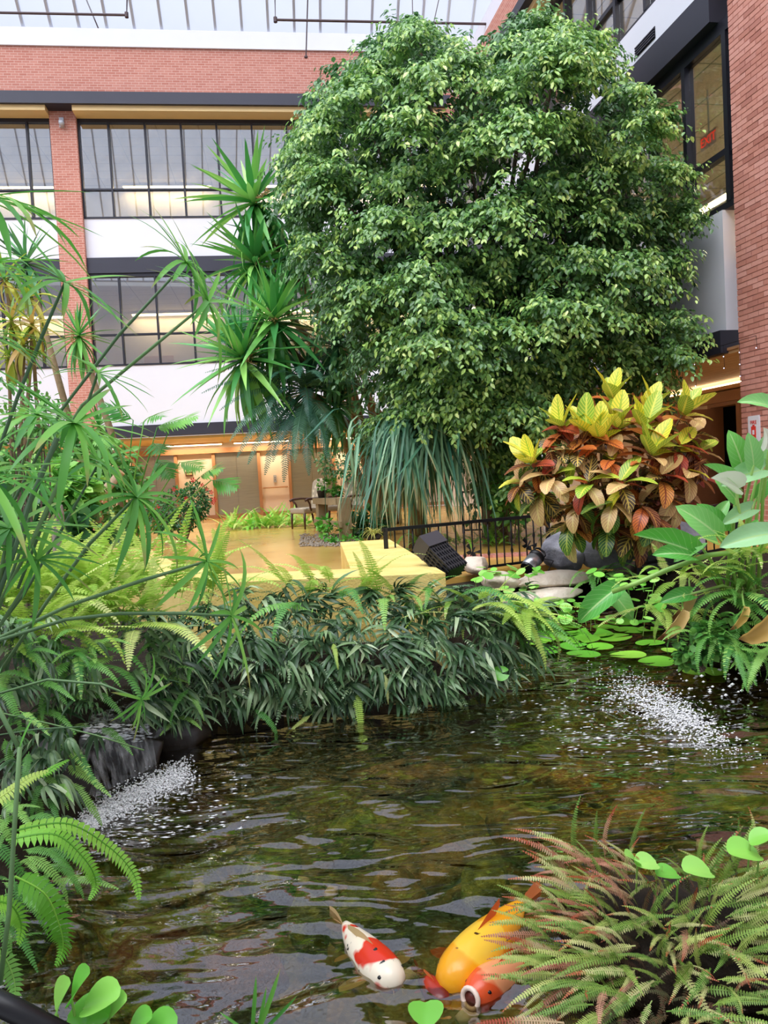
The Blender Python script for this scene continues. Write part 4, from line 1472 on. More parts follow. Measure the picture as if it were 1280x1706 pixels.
# foreground left fern with long arching fronds
def pathfrond(label, pts, Y, W, mat, pairs=34):
    """one long frond along a given arc, as its own plant frond"""
    P = [atY(x, y, Yy) for (x, y), Yy in zip(pts, Y)]
    # smooth path
    path = []
    n = pairs
    for i in range(n + 1):
        t = i / n * (len(P) - 1)
        k = min(int(t), len(P) - 2)
        f = t - k
        p0, p1, p2, p3 = P[max(k - 1, 0)], P[k], P[k + 1], P[min(k + 2, len(P) - 1)]
        path.append(.5 * ((2 * p1) + (p2 - p0) * f + (2 * p0 - 5 * p1 + 4 * p2 - p3) * f * f + (3 * p1 - p0 - 3 * p2 + p3) * f ** 3))
    o = path[0]
    t = thing('fern_frond', o, label, 'fern')
    mb = MB()
    lv = MB()
    mb.tube([p - o for p in path], [.0028 * (1.15 - i / n) for i in range(n + 1)], 5)
    for i in range(2, n):
        tg = (path[i + 1] - path[i - 1]).normalized()
        view = (path[i] - CAM).normalized()
        up = Vector((0, -.5, 1))
        sd = tg.cross(up).normalized()
        q = i / n
        l = W * .5 * min(1, q / .15 + .3) * (1 - q ** 2.5) + .004
        st = (path[i + 1] - path[i]).length
        for sg in (-1, 1):
            b = path[i] - o
            e = b + sd * sg * l + tg * l * .2 - Vector((0, 0, l * .25))
            m_ = b + sd * sg * l * .55 + tg * l * .12
            vs_ = [b - tg * st * .42, m_ - tg * st * .45, m_ + tg * st * .45, b + tg * st * .42, e]
            lv.add(vs_, [(0, 1, 2, 3), (1, 4, 2)], [(.5, q)] * 5)
    mb.build('stalk', mat, t)
    lf = lv.build('leaflets', mat, t)
    return t


pathfrond('long arching bright fern frond reaching furthest over the water at lower left', [(20, 1385), (110, 1372), (180, 1410), (222, 1455), (232, 1500)], (1.9, 1.95, 2.0, 2.02, 2.0), .055, M_lfern)
pathfrond('second arching bright fern frond just below the longest one at lower left', [(10, 1400), (90, 1390), (140, 1430), (160, 1470), (148, 1500)], (1.85, 1.88, 1.9, 1.92, 1.9), .05, M_lfern)
pathfrond('broad hanging bright fern frond at lower left', [(25, 1460), (75, 1490), (100, 1545), (105, 1580), (92, 1610)], (1.8, 1.82, 1.84, 1.85, 1.84), .075, M_lfern, 26)
pathfrond('short pale fern frond rising at the left edge', [(-10, 1335), (20, 1315), (50, 1295), (82, 1283)], (1.9, 1.92, 1.95, 1.97), .05, M_bfern, 18)
pathfrond('bright frond leaning out beside the waterfall at left', [(40, 1300), (70, 1290), (95, 1275), (115, 1265)], (2.2, 2.3, 2.35, 2.4), .035, M_lfern, 16)
pathfrond('low green frond at the left edge above the bar', [(-10, 1500), (20, 1510), (35, 1540), (30, 1575)], (1.75, 1.78, 1.8, 1.8), .06, M_lfern, 20)
pathfrond('bright frond hanging at the left edge beside the sedge stalk', [(-10, 1590), (10, 1600), (25, 1640), (22, 1680)], (1.7, 1.72, 1.72, 1.7), .05, M_gfern, 18)
fr = []
b_ = atY(20, 1440, 2.0)
for i in range(40):
    p = atY(rf.uniform(-40, 90), rf.uniform(1350, 1560), rf.uniform(2.0, 2.25))
    fr.append((GF[rf.randrange(3)], orient(p, (rf.uniform(-.2, 1), -.5, rf.uniform(-.4, .6)), (0, -.2, 1), rf.uniform(.22, .42))))
clump('sword_fern', 'dense green fern plant behind the arching fronds at lower left', 'fern', None, b_, fr)

# foreground right rusty fern mound
mz = thing('soil_mound', atZ(1110, 1640, -.5), 'dark root mound under the rust-tipped fern at lower right', 'root mound')
rk = rock('root_ball', M_soil, (0, 0, 0), (.40, .33, .22), 77, mz, n=4, rough=.3)
rk.location = (0, .02, .04)
rock('root_lump', M_soil, (.22, .02, .12), (.2, .18, .16), 78, mz, n=3)
mc = Vector(mz.location) + Vector((0, 0, .1))
M_brownf = leafmat('brown_old_fern', [(0, '3a2a1e'), (.4, '5a3e2a'), (.7, '4a5230'), (1, '7a5236')], .7, .1, islands=.2)
OF = [frond('frond', M_brownf, .30, .05, 20, a, .08, .7, .15, .25, .003, i + 70) for i, a in enumerate((.6, 1.2))]


def rmound(label, n, x0, x1, y0, y1, salmon, seed, ms=None, back=0, sc_=1.0):
    r2 = random.Random(seed)
    fr = []
    for i in range(n):
        px, py = r2.uniform(x0, x1), r2.uniform(y0, y1)
        Y = 2.3 - (py - 1380) / 330 * .55 + r2.uniform(-.03, .06)
        p = atY(px, py, Y + back)
        up_ = (1600 - py) / 260
        d = Vector(((px - 1080) / 230 - .2 + r2.uniform(-.5, .5), -.35, .3 + up_ * .8 + r2.uniform(-.35, .5)))
        me = ms[r2.randrange(2)] if ms else (SF if r2.random() < salmon else RF)[r2.randrange(2)]
        fr.append((me, orient(p, d, (r2.uniform(-.6, .6), -.5, 1), r2.uniform(.42, .8) * sc_)))
    b__ = atY((x0 + x1) / 2, y1, 2.1)
    return clump('rusty_fern', label, 'fern', None, b__, fr)


rmound('fern with salmon and rust fronds standing highest on the lower right mound', 52, 935, 1060, 1425, 1530, .5, 1)
rmound('yellow-green fern on the left flank of the lower right mound, touching the orange koi', 46, 905, 1010, 1510, 1650, .1, 2)
rmound('rust-tipped fern in the middle of the lower right mound', 70, 980, 1130, 1480, 1640, .06, 3)
rmound('yellow-green fern at the far right of the lower right mound', 80, 1110, 1300, 1450, 1600, .03, 4)
rmound('dark low fern at the foot of the lower right mound', 80, 900, 1290, 1590, 1730, .04, 5)
rmound('brown old fern growth showing between the fronds of the lower right mound', 200, 930, 1300, 1480, 1730, 0, 6, OF, .06, .8)

# ------------------------------------------------------------------ umbrella sedge
M_sedge = leafmat('sedge_leaf', [(0, '4f9c42'), (.5, '70bc4c'), (1, '9ad862')], .4, .3, tip='a8b060', tip_at=.98)
M_sstem = leafmat('sedge_stem', [(0, '4a6b48'), (.5, '5d8052'), (1, '6f945a')], .5, 0)
SB = [blade('leaf', M_sedge, 1, .062, 7, a, .12, lambda t: min(1, .5 + t * 2.5) * (1 - max(0, (t - .55) / .45) ** 2)) for a in (.25, .7, 1.2)]
rs = random.Random(14)
SED = [('umbrella sedge stalk with its wheel of leaves highest before the dark window band', [(310, 437), (200, 556), (103, 682), (20, 840), (-60, 1010)], 2.25, 16, .24, (.5, .85)),
       ('umbrella sedge stalk with leaves spreading towards the tall yucca', [(346, 503), (240, 590), (137, 675), (40, 830), (-50, 1010)], 2.15, 16, .24, (.6, .75)),
       ('umbrella sedge stalk with leaves in front of the brick pier', [(108, 471), (70, 560), (30, 660), (-20, 800), (-60, 960)], 1.95, 13, .22, (.45, .9)),
       ('small umbrella sedge stalk curling over the white panel below the windows', [(163, 622), (140, 690), (100, 800), (30, 980)], 2.1, 11, .17, (.3, .9)),
       ('umbrella sedge stalk with the largest leaf wheel at left, above the philodendron', [(124, 705), (100, 800), (50, 910), (-20, 1040)], 1.7, 18, .25, (.3, 1)),
       ('umbrella sedge stalk with leaf wheel in front of the red-flowered bush', [(227, 828), (150, 905), (80, 1000), (0, 1120)], 1.95, 18, .24, (.6, .7)),
       ('umbrella sedge stalk bending right across the lime ferns with drooping leaves', [(345, 935), (240, 966), (117, 1008), (0, 1062), (-80, 1110)], 1.9, 9, .19, (.9, .1)),
       ('nearly level umbrella sedge stalk ending in front of the dark fern bank', [(385, 1026), (300, 1022), (200, 1022), (110, 1032), (0, 1066), (-80, 1110)], 1.85, 9, .2, (.9, .0)),
       ('short umbrella sedge stalk at left above the lime ferns', [(62, 932), (40, 980), (0, 1042), (-40, 1100)], 1.8, 11, .17, (.4, .9)),
       ('low umbrella sedge stalk drooping beside the waterfall', [(235, 1165), (170, 1140), (80, 1132), (0, 1155)], 2.6, 10, .17, (.9, -.5)),
       ('umbrella sedge head entering at the upper left edge', [(-30, 330), (-60, 480), (-90, 800)], 1.7, 22, .30, (.2, .95)),
       ('umbrella sedge head at the left edge before the lower windows', [(-40, 560), (-50, 700), (-80, 960)], 1.75, 18, .26, (.2, .95)),
       ('umbrella sedge head at the left edge beside the white panel', [(-30, 790), (-40, 880), (-70, 1010)], 1.6, 16, .26, (.2, .95)),
       ('umbrella sedge head at the left edge above the lime ferns', [(15, 880), (0, 960), (-40, 1060)], 1.8, 16, .24, (.2, .9)),
       ('umbrella sedge head among the stalks below the small yucca', [(60, 690), (30, 800), (-10, 940), (-50, 1040)], 2.4, 16, .28, (.2, .9)),
       ('umbrella sedge head over the pale cut trunk', [(165, 770), (110, 870), (40, 990), (-30, 1080)], 2.3, 15, .22, (.5, .8)),
       ('umbrella sedge head at the left edge beside the dracaena', [(-10, 440), (-40, 620), (-80, 900)], 2.0, 16, .26, (.2, .9)),
       ('umbrella sedge head low at left among the crossing stalks', [(62, 800), (40, 900), (0, 1010), (-30, 1090)], 2.2, 15, .22, (.3, .9))]
for lb, pts, Y, n, L, ax in SED:
    P = [atY(x, y, Y + .04 * i) for i, (x, y) in enumerate(pts)]
    o = P[-1]
    t = thing('umbrella_sedge', o, lb, 'sedge')
    MB().tube([p - o for p in P], [.0035] + [.005] * (len(P) - 1), 6).build('stem', M_sstem, t, smooth=True)
    c = P[0]
    axis = (P[0] - P[1]).normalized()
    ref = axis.orthogonal().normalized()
    oth = axis.cross(ref)
    n += 4
    for i in range(n):
        a = i * 2 * pi / n + rs.uniform(-.15, .15)
        e = rs.uniform(-.1, .55)
        rad_ = ref * cos(a) + oth * sin(a)
        d = rad_ * cos(e) + axis * sin(e)
        up = axis + Vector((0, 0, .6)) + rad_ * -.2
        l = L * rs.uniform(.7, 1.05)
        link('leaf', SB[rs.choice((0, 1, 1, 2))], t, rel(t, orient(c, d, up, (l * 1.15, l, l))))
# leafless stalks and blades that cross the left edge
for lb, pts, Y, rad_ in (('bare sedge stalk leaning out of the lower left corner', [(33, 1245), (24, 1380), (15, 1520), (0, 1640)], 1.35, .0045), ('bent sedge stalk entering the left edge above the lower left fern', [(-10, 1165), (10, 1205), (32, 1247)], 1.36, .0045),
                         ('thin yellowish sedge stalk lying across the waterfall', [(-10, 1185), (80, 1205), (160, 1225), (240, 1250)], 2.9, .003), ('dark sedge stalk slanting at left edge before the lime ferns', [(55, 820), (20, 930), (-20, 1040)], 1.75, .006),
                         ('thick sedge stalk slanting at left edge behind the others', [(95, 730), (40, 860), (0, 970), (-30, 1040)], 1.85, .007), ('thin straw-coloured sedge stalk above the waterfall', [(-5, 1225), (60, 1215), (150, 1210)], 2.7, .003)):
    P = [atY(x, y, Y) for x, y in pts]
    t = thing('sedge_stalk', P[-1], lb, 'sedge')
    o = P[-1]
    MB().tube([p - o for p in P], rad_, 6).build('stem', M_sstem, t, smooth=True)
    link('sheath_leaf', SB[1], t, rel(t, orient(P[0], P[0] - P[1] + Vector((.02, 0, -.03)), (0, -1, .3), .06)))

# ------------------------------------------------------------------ shrubs built of many small leaves
def leafcloud(root, centres, n, size, mat, seed, shape=None, up=(0, -.3, 1), down=.2, singles=24, spread=1.0):
    """n leaves in ellipsoids [(px, py, Y, rx, ry, rz)]; the largest few are objects, the rest one foliage mesh"""
    rng = np.random.default_rng(seed)
    sh = leaf_base if shape is None else shape
    A, Pp = [], []
    for (px, py, Y, rx, ry, rz) in centres:
        c = np.array(atY(px, py, Y))
        k = n // len(centres)
        d = rng.normal(0, 1, (k, 3))
        d /= np.linalg.norm(d, axis=1)[:, None]
        q = rng.uniform(.35, 1, k) ** .6
        P = c + d * q[:, None] * np.array((rx, ry, rz))
        ld = d * .8 + np.array((0, -.2, -down)) + rng.normal(0, .45, (k, 3))
        ld /= np.linalg.norm(ld, axis=1)[:, None]
        nn = np.array(up) + d * .4 + rng.normal(0, .4, (k, 3))
        z = nn - ld * (nn * ld).sum(1)[:, None]
        z /= np.linalg.norm(z, axis=1)[:, None]
        x = np.cross(ld, z)
        s_ = rng.uniform(.7, 1.25, k) * size
        A.append(np.stack([x, ld, z], 2) * s_[:, None, None])
        Pp.append(P)
    A, Pp = np.concatenate(A), np.concatenate(Pp) - np.array(root.location)
    order = np.argsort(Pp[:, 1])
    me = MB().add(sh, [(0, 1, 2, 3), (0, 3, 4, 5)], [(.5, .1), (0, .3), (0, .7), (.5, 1), (1, .7), (1, .3)]).mesh('leaf', mat, True)
    for i in order[:singles]:
        Mx = Matrix.Identity(4)
        for r_ in range(3):
            Mx[r_][0], Mx[r_][1], Mx[r_][2], Mx[r_][3] = A[i][r_][0], A[i][r_][1], A[i][r_][2], Pp[i][r_]
        link('leaf', me, root, Mx)
    A, Pp = A[order[singles:]], Pp[order[singles:]]
    n_ = len(A)
    Vv = (np.einsum('nij,kj->nki', A, sh) + Pp[:, None, :]).reshape(-1, 3)
    k = np.arange(n_)[:, None] * 6
    Fq = np.concatenate([k + np.array([[0, 1, 2, 3]]), k + np.array([[0, 3, 4, 5]])])
    me = bigmesh('foliage', Vv, Fq, mat)
    fo = link('foliage', me, root)
    fo['kind'] = 'stuff'
    return fo


def stems(root, targets, rad_=.012, mat=None):
    for p in targets:
        e = Vector(p) - root.location
        MB().tube([(R.uniform(-.05, .05), R.uniform(-.05, .05), -.02), e * .5 + Vector((R.uniform(-.1, .1), 0, .05)), e], [rad_, rad_ * .8, rad_ * .4], 6).build('stem', mat or M_bark, root)


M_sh1 = leafmat('shrub_dark_leaf', [(0, '2c5f34'), (.5, '427a42'), (1, '619a52')], .35, .2, islands=1)
M_sh2 = leafmat('shrub_light_leaf', [(0, '66ac46'), (.5, '92d05c'), (1, 'bce87c')], .4, .3, islands=1)
M_sh3 = leafmat('shrub_mid_leaf', [(0, '46823e'), (.5, '62a24c'), (1, '8cc45e')], .4, .25, islands=1)
M_sh4 = leafmat('creeper_leaf', [(0, '4a9a3a'), (.5, '6cbc48'), (1, '98d862')], .35, .25, islands=1)
M_flower = plain('red_petal', 'c8202c', .5, 0, .15)
wide = leaf_base * np.array((1.45, 1, 1))
thin = leaf_base * np.array((.7, 1, 1))


def shrub(name, label, cs, n, size, mat, seed, cat='shrub', shape=None, base=None, **kw):
    px, py, Y, rx, ry, rz = cs[0]
    b_ = atY(px, py, Y)
    b_.z = 0 if base is None else base
    t = thing(name, b_, label, cat)
    leafcloud(t, cs, n, size, mat, seed, shape, **kw)
    stems(t, [atY(c[0] + R.uniform(-15, 15), c[1], c[2]) for c in cs for _ in range(3)])
    return t


fb = shrub('flowering_bush', 'dark green bush with small red flowers left of the golden floor', [(300, 850, 14.2, .5, .45, .42), (325, 835, 14.1, .3, .3, .35), (270, 860, 14.3, .35, .3, .35)], 2600, .07, M_sh1, 1)
rr = random.Random(4)
petal = MB()
for i in range(5):
    a = i * 1.2566
    petal.add([(0, 0, 0), (.04 * cos(a - .4), .04 * sin(a - .4), .01), (.055 * cos(a), .055 * sin(a), 0), (.04 * cos(a + .4), .04 * sin(a + .4), .01)], [(0, 1, 2, 3)])
pmesh = petal.mesh('flower', M_flower)
for px, py in ((337, 808), (345, 815), (352, 820), (355, 838), (275, 835), (290, 815), (322, 800), (262, 845), (357, 832), (310, 830)):
    p = atY(px, py, 13.75)
    link('flower', pmesh, fb, rel(fb, orient(p, (0, -.2, 1), (0, -1, .3), rr.uniform(.7, 1.1))))
shrub('leafy_shrub', 'light green leafy plant beside the leaning trunk at left', [(100, 850, 8.2, .35, .3, .3), (130, 815, 8.4, .25, .25, .2), (85, 800, 8.3, .25, .25, .2)], 700, .13, M_sh2, 2, shape=wide)
shrub('leafy_shrub', 'dark broad-leaved plant under the light green one at left', [(80, 885, 7.8, .4, .3, .18), (150, 885, 8.0, .35, .3, .2), (30, 860, 7.6, .3, .3, .3)], 420, .15, M_sh1, 3, shape=wide)
shrub('fine_shrub', 'fine-leaved shrub in front of the white panel at the left edge', [(30, 680, 7.0, .42, .3, .28), (70, 700, 7.1, .3, .3, .2), (20, 740, 7.0, .4, .3, .3)], 420, .085, M_sh3, 5, shape=thin)
shrub('leafy_shrub', 'mid-green shrub filling the gap behind the sedge at left', [(60, 770, 9.6, .8, .5, .5), (150, 780, 9.8, .6, .5, .45), (190, 830, 10, .5, .5, .5), (30, 830, 9.4, .6, .5, .5)], 2200, .13, M_sh3, 6)
shrub('leafy_shrub', 'round-leaved shrub at the foot of the fig beside the railing', [(850, 840, 10.6, .3, .3, .3), (835, 820, 10.7, .22, .22, .2)], 420, .1, M_sh3, 7, shape=wide)
shrub('leafy_shrub', 'low dark shrub behind the wooden plant stand', [(600, 880, 13.6, .35, .3, .22), (620, 870, 13.7, .3, .3, .25)], 420, .14, M_sh1, 8)
shrub('leafy_shrub', 'leafy shrub hanging behind the armchairs', [(560, 770, 18.2, .5, .4, .4), (605, 780, 18.0, .5, .4, .5), (630, 735, 14, .5, .4, .3)], 1500, .09, M_sh1, 9)
shrub('leafy_shrub', 'small grey-green plant on the mulch beside the red-flowered bush', [(205, 905, 10.5, .3, .25, .1)], 160, .09, M_sh4, 10)
# leaning bare trunk
tb = atY(172, 885, 9.0)
lt = thing('bare_trunk', tb, 'leaning pale cut trunk among the plants at left', 'trunk')
MB().tube([(0, 0, -.1), atY(158, 840, 9.0) - tb, atY(172, 820, 9.0) - tb, atY(202, 787, 9.0) - tb], [.07, .06, .055, .045], 9).build('stem', plain('pale_bark', 'b59a80', .9, 0, .25, 12, .2, .5), lt, smooth=True)
MB().lathe([(.046, 0), (.046, .01)], 10, orient(atY(202, 787, 9.0) - tb, (0, 1, 0), atY(202, 787, 9) - atY(172, 820, 9))).build('cut_face', M_woodl, lt)
st = thing('broken_stump', atY(100, 900, 5.6), 'short broken grey stump standing in the lime ferns at left', 'stump')
MB().tube([(0, 0, -.55), (0, 0, .08), (.015, 0, .2), (.03, 0, .26)], [.05, .045, .03, .008], 8).build('wood', plain('grey_wood', '8f8378', .9, 0, .25, 14, .2, .5), st)
MB().tube([(-.03, 0, -.1), (-.03, -.01, .1), (-.02, 0, .17)], [.03, .02, .005], 6).build('splinter', plain('grey_wood_splinter', 'a39486', .9), st)

# dracaena with yellow-green leaves at the left edge
M_drac = leafmat('dracaena_leaf', [(0, '5c8a30'), (.3, '8fb03a'), (.6, 'c9cf4a'), (.85, 'd9d06a'), (1, 'b58a4a')], .45, .3)
DM = [blade('leaf', M_drac, 1, .12, 5, a, .2, swordp) for a in (.4, .9, 1.4)]
for lb, hs in (('yellow-green dracaena at the left edge before the lower windows', [(10, 470), (50, 500), (20, 540)]), ('yellow-green dracaena with drooping straw leaves at the left edge', [(55, 545), (15, 600), (40, 580)])):
    b_ = atY(20, 800, 9.4)
    b_.z = 0
    t = thing('dracaena', b_ + Vector((R.uniform(-.3, .3), R.uniform(-.2, .2), 0)), lb, 'dracaena')
    for (px, py) in hs:
        c = atY(px, py, 9.2 + R.uniform(-.2, .3))
        rosette(t, c, (R.uniform(-.3, .3), -.3, 1), 22, .48, DM, rr, el=(-.9, 1.2))
        MB().tube([(0, 0, 0), (c - t.location) * .5 + Vector((.1, 0, 0)), c - t.location], [.03, .025, .02], 6).build('stem', M_trunk, t)

# split-leaf philodendron
M_phil = leafmat('philodendron_leaf', [(0, '3f8a3a'), (.5, '5aa544'), (1, '86c65a')], .35, .3, islands=.1)
PH = [frond('leaf', M_phil, .42, .42, 8, a, .05, .95, .7, .25, .008, i + 40, .5) for i, a in enumerate((.5, .9))]
pb = atY(215, 880, 9.4)
pb.z = 0
ph = thing('split_leaf_philodendron', pb, 'split-leaf philodendron with lobed leaves in front of the white panel', 'philodendron')
for i, (px, py, dx, dz) in enumerate(((222, 700, -.5, .5), (240, 702, .3, .2), (285, 708, .8, .35), (262, 712, .6, .3), (255, 738, .2, -.1), (262, 765, .4, -.3), (300, 770, .8, -.1), (333, 795, .5, .4), (352, 800, 1, -.15), (205, 735, -.4, .2))):
    c = atY(px, py, 8.9 + .05 * i)
    link('leaf', PH[i % 2], ph, rel(ph, orient(c, (dx, -.35, dz), (0, -.6, 1), rr.uniform(.75, 1.0))))
    e = c - pb
    MB().tube([(0, 0, .3), e * .6 + Vector((-.05, 0, .1)), e], [.012, .009, .006], 6).build('stalk', M_phil, ph, smooth=True)

# ------------------------------------------------------------------ calla lilies on the right bank
def callamat():
    s = NT('calla_leaf')
    uv = s.n('SeparateXYZ', i0=s.n('UVMap').outputs[0])
    d = s.math('ABSOLUTE', s.math('SUBTRACT', uv.outputs[0], .5))
    ph_ = s.math('FRACT', s.math('MULTIPLY', s.math('SUBTRACT', uv.outputs[1], s.math('MULTIPLY', d, .7)), 8))
    rn = s.n('ObjectInfo').outputs['Random']
    col = s.ramp(rn, [(0, '58aa4a'), (.4, '72c452'), (.7, '92d27c'), (1, 'b4deb0')])
    k = s.math('MULTIPLY', s.math('LESS_THAN', ph_, .12), .25)
    col = s.mix(k, col, lin('c6e6a8'))
    col = s.mix(s.math('LESS_THAN', d, .035), col, lin('b5dc90'))
    p = s.pbr(col, .3, 0, .5)
    tr = s.n('BsdfTranslucent', Color=col).outputs[0]
    return s.done(s.n('MixShader', i0=.25, i1=p, i2=tr).outputs[0])


M_calla, M_cstalk = callamat(), leafmat('calla_stalk', [(0, '8fbf5a'), (1, 'abd06e')], .4, .1)
calp = lambda t: (max(0, sin(pi * min(1, (t * .9 + .1) ** .75))) ** .75)
CL = [blade('leaf', M_calla, 1, w_, 9, a, f_, calp, 6, cup=c_, wave=.025, back=.18) for w_, a, f_, c_ in ((.58, .5, .1, .05), (.5, .8, .2, .12), (.34, .4, .5, .3))]
rootp = atY(1235, 985, 5.1)
ca = thing('calla_lily', rootp, 'calla lily plant with large arrow-shaped leaves on the right bank', 'lily')
calla = [((1238, 778), (1222, 722), 0, 4.9, 1), ((1256, 775), (1254, 726), 0, 4.8, 1), ((1225, 808), (1184, 776), 2, 4.8, 1), ((1272, 782), (1214, 800), 1, 4.85, 1), ((1192, 888), (1140, 846), 0, 4.9, 1), ((1205, 884), (1174, 842), 0, 5.0, 1),
         ((1252, 848), (1214, 868), 1, 4.9, 1), ((1146, 916), (1070, 890), 2, 4.8, 0), ((1280, 890), (1214, 902), 1, 4.6, 1), ((1290, 680), (1246, 660), 1, 4.7, 1), ((1150, 925), (1100, 918), 1, 4.95, 1), ((1022, 985), (965, 1030), 1, 5.2, 0),
         ((1018, 985), (1058, 1030), 0, 5.25, 0), ((1225, 830), (1200, 800), 0, 5.0, 1), ((1260, 830), (1285, 800), 0, 5.0, 1), ((1270, 760), (1290, 720), 0, 4.9, 1), ((1190, 870), (1215, 835), 1, 5.1, 1), ((1240, 905), (1265, 870), 0, 4.8, 1), ((1165, 905), (1130, 930), 1, 5.0, 1), ((1150, 990), (1110, 1000), 1, 4.95, 1)]
for i, (a, b, k, Y, stalk) in enumerate(calla):
    p, q = atY(*a, Y), atY(*b, Y - .06)
    L = (q - p).length * 1.08
    link('leaf', CL[k], ca, rel(ca, orient(p, q - p + Vector((0, 0, .02)), (R.uniform(-.3, .3), -.9, .55), L)))
    if stalk:
        e = p - rootp
        r0 = Vector((R.uniform(-.15, .15), R.uniform(-.05, .1), -.05))
        MB().tube([r0, r0.lerp(e, .5) + Vector((0, .03, .06)), e], [.014, .011, .008], 7).build('stalk', M_cstalk, ca, smooth=True)
for pts, rad_ in (([(1265, 915), (1180, 925), (1110, 950), (1060, 972), (1020, 986)], .017), ([(1230, 945), (1180, 946), (1150, 930), (1140, 914)], .012)):
    P = [atY(x, y, 4.95 + .04 * i) - rootp for i, (x, y) in enumerate(pts)]
    MB().tube(P, rad_, 8).build('stalk', M_cstalk, ca, smooth=True)
M_spathe = leafmat('white_spathe', [(0, 'e8ecd8'), (1, 'f2f2e6')], .4, .3)
SP = blade('spathe', M_spathe, 1, .7, 7, .6, .5, calp, 4, cup=.4)
for a, b in (((1222, 820), (1203, 798)), ((1268, 745), (1278, 722))):
    p, q = atY(*a, 4.75), atY(*b, 4.7)
    link('spathe', SP, ca, rel(ca, orient(p, q - p, (.3, -.9, .4), (q - p).length * 1.3)))
# withered leaves
M_dead = leafmat('withered_leaf', [(0, 'd0a45c'), (.5, 'e8c470'), (1, 'dcb888')], .6, .25, tip='8a5a34', tip_at=.8)
DEAD = [blade('withered_leaf', M_dead, 1, w_, 9, a, f_, calp, 4, cup=.25, wave=.06) for w_, a, f_ in ((.3, .7, .6), (.55, .9, .4))]
for lb, a, b, k, Y, s_ in (('withered yellow-brown leaf hanging over the lily pads', (1138, 1015), (1103, 1078), 0, 4.9, .95), ('large golden withered leaf at the right edge above the water', (1285, 1025), (1245, 1075), 1, 4.5, 1.0),
                           ('small beige withered leaf on the right bank', (1240, 1010), (1228, 1050), 0, 4.7, 1.1), ('pale twisted dead leaf above the hanging withered one', (1150, 985), (1128, 1035), 0, 5.0, 1.1)):
    p, q = atY(*a, Y), atY(*b, Y - .05)
    t = thing('dead_leaf', p, lb, 'leaf')
    L = (q - p).length * s_
    link('withered_leaf', DEAD[k], t, rel(t, orient(p, q - p, (.3, -1, .2), L)))
    MB().tube([(0, 0, 0), (.02, .06, .06), (.06, .14, .07)], .006, 6).build('stalk', M_cstalk, t)
# ferns and soil of the right bank
sword('sword fern among the calla stalks on the right bank', 1150, 960, 5.2, 22, .42, BF, el=(-.1, 1.0))
sword('green sword fern under the calla leaves at the right edge', 1250, 990, 4.9, 26, .45, GF, el=(-.2, 1.0))
sword('pale sword fern hanging towards the lily pads on the right bank', 1120, 1010, 5.2, 16, .4, BF, el=(-.3, .5))
sword('low fern at the foot of the right bank above the water', 1190, 1040, 4.9, 24, .35, GF, el=(-.4, .7))
sword('upright fern at the right edge beside the calla stalks', 1265, 930, 4.8, 18, .4, BF, el=(.3, 1.3))
shrub('creeping_plant', 'small dark leafy plant hanging at the right bank\'s foot', [(1165, 1075, 4.85, .16, .1, .1), (1190, 1055, 4.85, .14, .1, .08), (1150, 1095, 4.9, .08, .06, .06)], 330, .06, M_sh3, 15, shape=wide, base=-.3)
sword('dark fern hanging over the water at the right edge', 1260, 1075, 4.7, 22, .34, GF, el=(-.6, .4))
rock('bank_rock', M_soil, atY(1215, 1050, 5.25), (.45, .3, .3), 91, n=4)
tag(bpy.data.objects['bank_rock'], 'dark earthy rock face of the right bank above the water', 'rock')

# ------------------------------------------------------------------ lily pads
def padmat():
    s = NT('lily_pad')
    rn = s.n('ObjectInfo').outputs['Random']
    col = s.ramp(rn, [(0, '5fae34'), (.5, '82c83e'), (1, 'a6dc50')])
    nz = s.noise(6, 3, s.obj())
    col = s.mix(s.math('MULTIPLY', nz, .3), col, lin('3f7f34'))
    return s.done(s.pbr(col, .25, 0, .5))


M_pad = padmat()


def pad(notch=.25, lift=.012, seed=0):
    rr_ = random.Random(seed)
    mb = MB()
    n = 26
    vs = [(0, 0, 0)]
    for ring in (.55, .92, 1.0):
        for i in range(n + 1):
            a = notch + (2 * pi - 2 * notch) * i / n
            q = ring * (1 + .03 * sin(a * 3 + seed)) * .5
            vs.append((q * cos(a), q * sin(a), lift * (ring ** 4) * (1 + .5 * sin(2 * a + seed))))
    fs = [(0, i + 1, i + 2) for i in range(n)]
    k = n + 1
    for r_ in range(2):
        for i in range(n):
            a = 1 + r_ * k + i
            fs.append((a, a + k, a + k + 1, a + 1))
    mb.add(vs, fs)
    return mb.mesh('lily_pad', M_pad, True)


